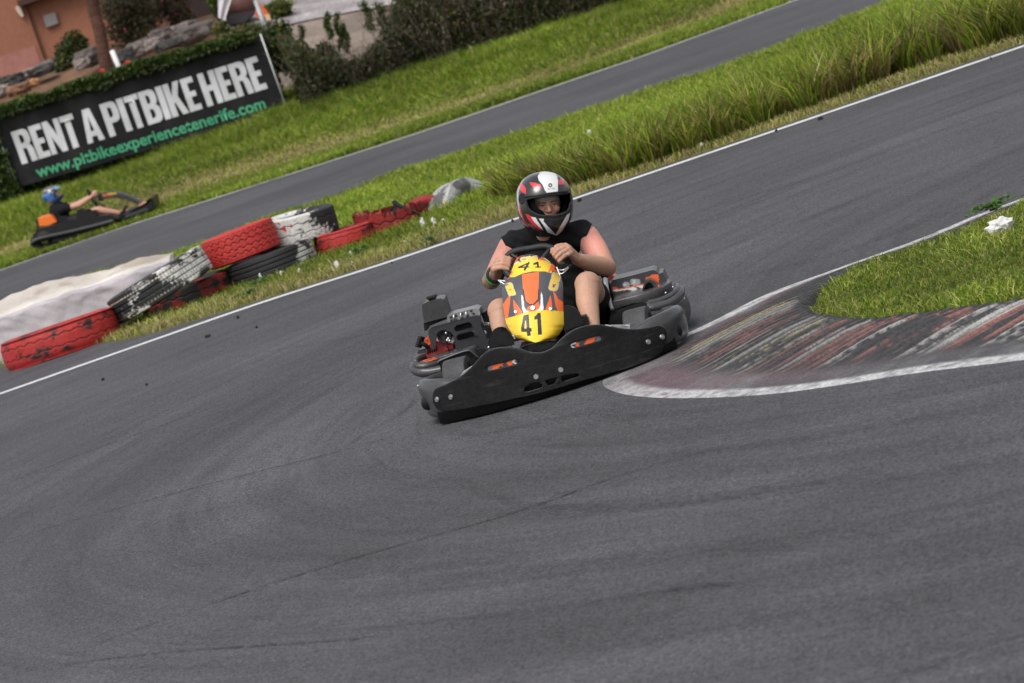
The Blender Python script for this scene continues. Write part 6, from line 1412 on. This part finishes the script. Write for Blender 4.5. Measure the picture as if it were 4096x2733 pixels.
# ---------------------------------------------------------------- far kart and its driver
YF = 50.6
fk = empty('racing_kart', Vector((W('Q', 900, 700, YF).x, YF, .1)), 'black kart with orange rear panel running on the far grass below the banner', 'go kart')
F0 = fk.location
def fq(pts, name, m, y0, dep, bev=.01, par=None): return quad_prism('Q', pts, YF+y0, dep, m, name, par or fk, F0, bev)
qp = lambda x, y, dy=0: W('Q', x, y, YF+dy)-F0
M['fplastic'] = mat('dark_kart_plastic', (.007, .007, .008), rough=.42, spec=.4, nz=(8, .3))
for dy in (-.62, .62): tube('side_bumper', [qp(330, 850, dy), qp(420, 800, dy), qp(800, 715, dy), qp(1150, 625, dy), qp(1185, 612, dy)], .045, M['fplastic'], fk, 12, 30)
fq([(385, 690), (560, 655), (760, 600), (1010, 560), (1160, 540), (1190, 575), (1150, 610), (760, 700), (350, 800)], 'side_pod', M['fplastic'], -.60, .25); fq([(385, 690), (560, 655), (760, 600), (1010, 560), (1160, 540), (1190, 575), (1150, 610), (760, 700), (350, 800)], 'side_pod', M['fplastic'], .35, .25)
fq([(335, 805), (600, 745), (1190, 600), (1200, 640), (900, 745), (600, 825), (380, 885)], 'lower_guard', M['fplastic'], -.61, .05, .005)
fq([(360, 790), (760, 680), (1300, 560), (1310, 585), (800, 720), (380, 830)], 'floor_tray', M['fplastic'], -.35, .7)
fq([(390, 588), (470, 565), (530, 550), (550, 565), (596, 626), (500, 655), (412, 672)], 'rear_panel', mat('orange_seat_panel', (.80, .17, .02), rough=.4), -.35, .6)
fq([(375, 600), (392, 590), (412, 740), (395, 745)], 'rear_post', M['fplastic'], -.36, .05)
fq([(320, 790), (370, 760), (400, 700), (440, 720), (440, 850), (420, 885), (330, 895), (300, 850)], 'rear_bumper', M['fplastic'], -.5, 1.0, .03)
def fwheel(nm, x, y, dy, R, wd):
    w_ = bpy.data.objects.new(nm, None); COL.objects.link(w_); w_.parent = fk; w_.location = qp(x, y, dy)
    tube('tyre', [Vector((0, -wd/2, 0)), Vector((0, -wd*.35, 0)), Vector((0, wd*.35, 0)), Vector((0, wd/2, 0))], lambda t: R*(.93 if t in (0, 1) else 1), M['rubber'], w_, 28); tube('rim', [Vector((0, -wd/2-.004, 0)), Vector((0, wd/2+.004, 0))], R*.5, M['steel'], w_, 20)
for dy in (-.52, .52): fwheel('rear_wheel', 470, 800, dy, .13, .18); fwheel('front_wheel', 1400, 560, dy, .12, .12)
fq([(1190, 610), (1290, 540), (1420, 490), (1550, 450), (1575, 372), (1592, 375), (1618, 490), (1500, 540), (1300, 595), (1215, 615)], 'front_bumper', M['fplastic'], -.6, 1.2, .02)
fq([(1300, 560), (1420, 510), (1540, 480), (1560, 500), (1420, 545), (1310, 590)], 'corner_pod', mat('far_pod', (.03, .03, .032), rough=.45), -.64, .04)
fq([(1455, 470), (1440, 440), (1475, 428), (1540, 440), (1560, 460), (1500, 470)], 'nose_panel', mat('nose_print', (.55, .25, .16), rough=.4, nz=(12, .5)), -.25, .5)
fair = fq([(1050, 345), (1065, 322), (1215, 316), (1290, 335), (1380, 372), (1470, 425), (1520, 455), (1500, 470), (1420, 432), (1330, 395), (1230, 368), (1120, 362), (1080, 395)], 'nose_fairing', mat('far_fairing', (.035, .03, .03), rough=.4, nz=(9, .4)), -.18, .36)
fq([(1120, 330), (1122, 322), (1215, 318), (1222, 328), (1150, 334)], 'number_panel', mat('far_yellow', (.80, .48, .03), rough=.4), -.186, .004, 0, fair); fq([(1068, 345), (1070, 330), (1118, 330), (1150, 338), (1180, 334), (1180, 346), (1120, 352), (1085, 362)], 'orange_stripe', mat('far_orange', (.45, .11, .04), rough=.4), -.186, .004, 0, fair)
fq([(1020, 345), (1045, 322), (1066, 345), (1085, 398), (1040, 408), (1022, 400)], 'dash_shroud', M['fplastic'], -.15, .3)
tube('steering_wheel', [qp(960, 360)+Vector((.06*math.cos(q)*-.6, .16*math.sin(q), -.02+.16*math.cos(q)*.9)) for q in np.linspace(0, 6.2832, 24)], .014, M['rubber'], fk, 8, 60, caps=False)
tube('steering_column', [qp(965, 380), qp(1180, 520)], .014, M['darksteel'], fk, 8)
fq([(580, 580), (640, 550), (720, 570), (760, 610), (760, 690), (600, 720), (560, 650)], 'seat', M['fplastic'], -.22, .44, .03)
fq([(790, 520), (840, 480), (870, 490), (880, 520), (1010, 500), (1030, 560), (960, 590), (800, 600)], 'engine_cover', M['fplastic'], -.55, .28, .02)
fq([(620, 640), (700, 618), (745, 605), (745, 630), (660, 660)], 'exhaust', mat('far_alu', (.28, .25, .25), rough=.4, metal=.5), -.5, .1)
# driver
q3 = lambda x, y, dy=0: Vector(W('Q', x, y, YF+dy))
p0 = Vector((q3(620, 640).x, YF, .12)); r3 = lambda x, y, dy=0: q3(x, y, dy)-p0
bm = bmesh.new()
SHn, SHf = r3(660, 490, -.17), r3(630, 470, .17); ELn, ELf = r3(830, 445, -.20), r3(800, 440, .2); HDn, HDf = r3(975, 345, -.13), r3(985, 335, .13)
for S1, E1, Hh in ((SHn, ELn, HDn), (SHf, ELf, HDf)): caps_bm(bm, S1, .055, E1, .042); caps_bm(bm, E1, .042, Hh, .028); 
for Hh, s in ((HDn, -1), (HDf, 1)): hand(bm, Hh+Vector((.02, 0, .0)), Vector((0, -.3*s, 1)), Vector((-.6, s*.8, 0)), Vector((1, 0, 0)), Hh, 1)
caps_bm(bm, r3(610, 500), .12, r3(640, 630), .13); caps_bm(bm, SHn, .06, SHf, .06); caps_bm(bm, r3(580, 470), .055, r3(555, 380), .055); ell_bm(bm, r3(550, 335), (.095, .075, .11))
ell_bm(bm, r3(605, 340), (.03, .05, .05)); caps_bm(bm, r3(632, 335), .010, r3(640, 352), .012, 8, 3)
for dy in (-.16, .16):
    hp_, kn, an, to = r3(690, 640, dy*.8), r3(1030, 500, dy), r3(1255, 528, dy), r3(1335, 485, dy)
    caps_bm(bm, hp_, .08, kn, .062); caps_bm(bm, kn, .060, kn.lerp(an, .35), .055); caps_bm(bm, kn.lerp(an, .35), .055, an, .036); caps_bm(bm, an, .036, to, .028)
b2 = bake(bm, 'person', .008, 3, M['skin']); b2.location = p0; P = co(b2); C_ = np.tile([.50, .27, .19], (len(P), 1))*(.9+.2*FB(P, 8, 3))[:, None]; setcol(b2, C_)
tag(b2, 'driver in blue helmet and black t-shirt seated in the far kart, arms stretched forward', 'person')
bm = bmesh.new(); caps_bm(bm, r3(612, 505), .145, r3(640, 620), .145); caps_bm(bm, SHn, .075, SHf, .075); caps_bm(bm, SHn, .072, SHn.lerp(ELn, .35), .062); caps_bm(bm, SHf, .072, SHf.lerp(ELf, .35), .062)
bake(bm, 't_shirt', .012, 4, mat('black_tee', (.008, .008, .009), rough=.85, spec=.2), b2)
bm = bmesh.new(); 
for dy in (-.16, .16): caps_bm(bm, r3(690, 640, dy*.8), .10, r3(690, 640, dy*.8).lerp(r3(1030, 500, dy), .72), .082)
bake(bm, 'shorts', .012, 4, mat('dark_shorts', (.010, .010, .012), rough=.85), b2)
for dy in (-.16, .16):
    tube('sandal', [r3(1248, 560, dy), r3(1290, 520, dy), r3(1330, 458, dy)], (.030, .045), M['rubber'], b2, 12, 12); tube('sandal_strap', [r3(1250, 510, dy-.045), r3(1256, 505, dy), r3(1250, 510, dy+.045)], .012, mat('strap_orange', (.7, .16, .05), rough=.6), b2, 8, 8)
# helmet
hc2 = r3(545, 332); NA, NB_ = 160, 110
A, B = np.meshgrid(np.linspace(0, 2*math.pi, NA, endpoint=False), np.linspace(.001, math.pi-.45, NB_), indexing='ij')
dx = np.sin(B)*np.cos(A); dy_ = np.sin(B)*np.sin(A); dz = np.cos(B); X = dx*.155; Y = dy_*.130; Z = dz*np.where(dz > 0, .125, .145); X = X+.035*np.exp(-((Z+.085)/.04)**2)*(dx > 0)*dx
L = np.stack([X, Y, Z], -1).reshape(-1, 3); Fs = np.stack([(np.arange(NA)[:, None]*NB_+np.arange(NB_-1)), (((np.arange(NA)[:, None]+1) % NA)*NB_+np.arange(NB_-1)), (((np.arange(NA)[:, None]+1) % NA)*NB_+np.arange(NB_-1)+1), (np.arange(NA)[:, None]*NB_+np.arange(NB_-1)+1)], -1).reshape(-1, 4)
cen = L[Fs].mean(1); rem = (cen[:, 0] > .06) & (cen[:, 2] < .045) & (cen[:, 2] > -.055); Fs = Fs[~rem]
C_ = np.tile([.045, .17, .45], (len(L), 1)); nz = FB(L, 14, 3); C_[(L[:, 2] > .035+.03*(nz-.5))] = [.05, .055, .06]; C_[(L[:, 2] > .03) & (L[:, 0] > .075)] = [.08, .35, .68]; C_[(nz > .62) & (L[:, 2] < .03)] = [.02, .05, .14]
C_[(np.abs(L[:, 2]-.085) < .008)] = [.30, .28, .22]; C_[(L[:, 2] < -.085) & (L[:, 0] > .03)] *= .7
C_[(L[:, 0] > .035) & (L[:, 2] < .05) & (L[:, 2] > -.06)] = [.012, .012, .014]
h2 = mesh_obj('helmet', L+np.array(hc2), Fs, M['gloss'], b2, True, C_); h2.modifiers.new('s', 'SOLIDIFY').thickness = -.012
b2.data.update()
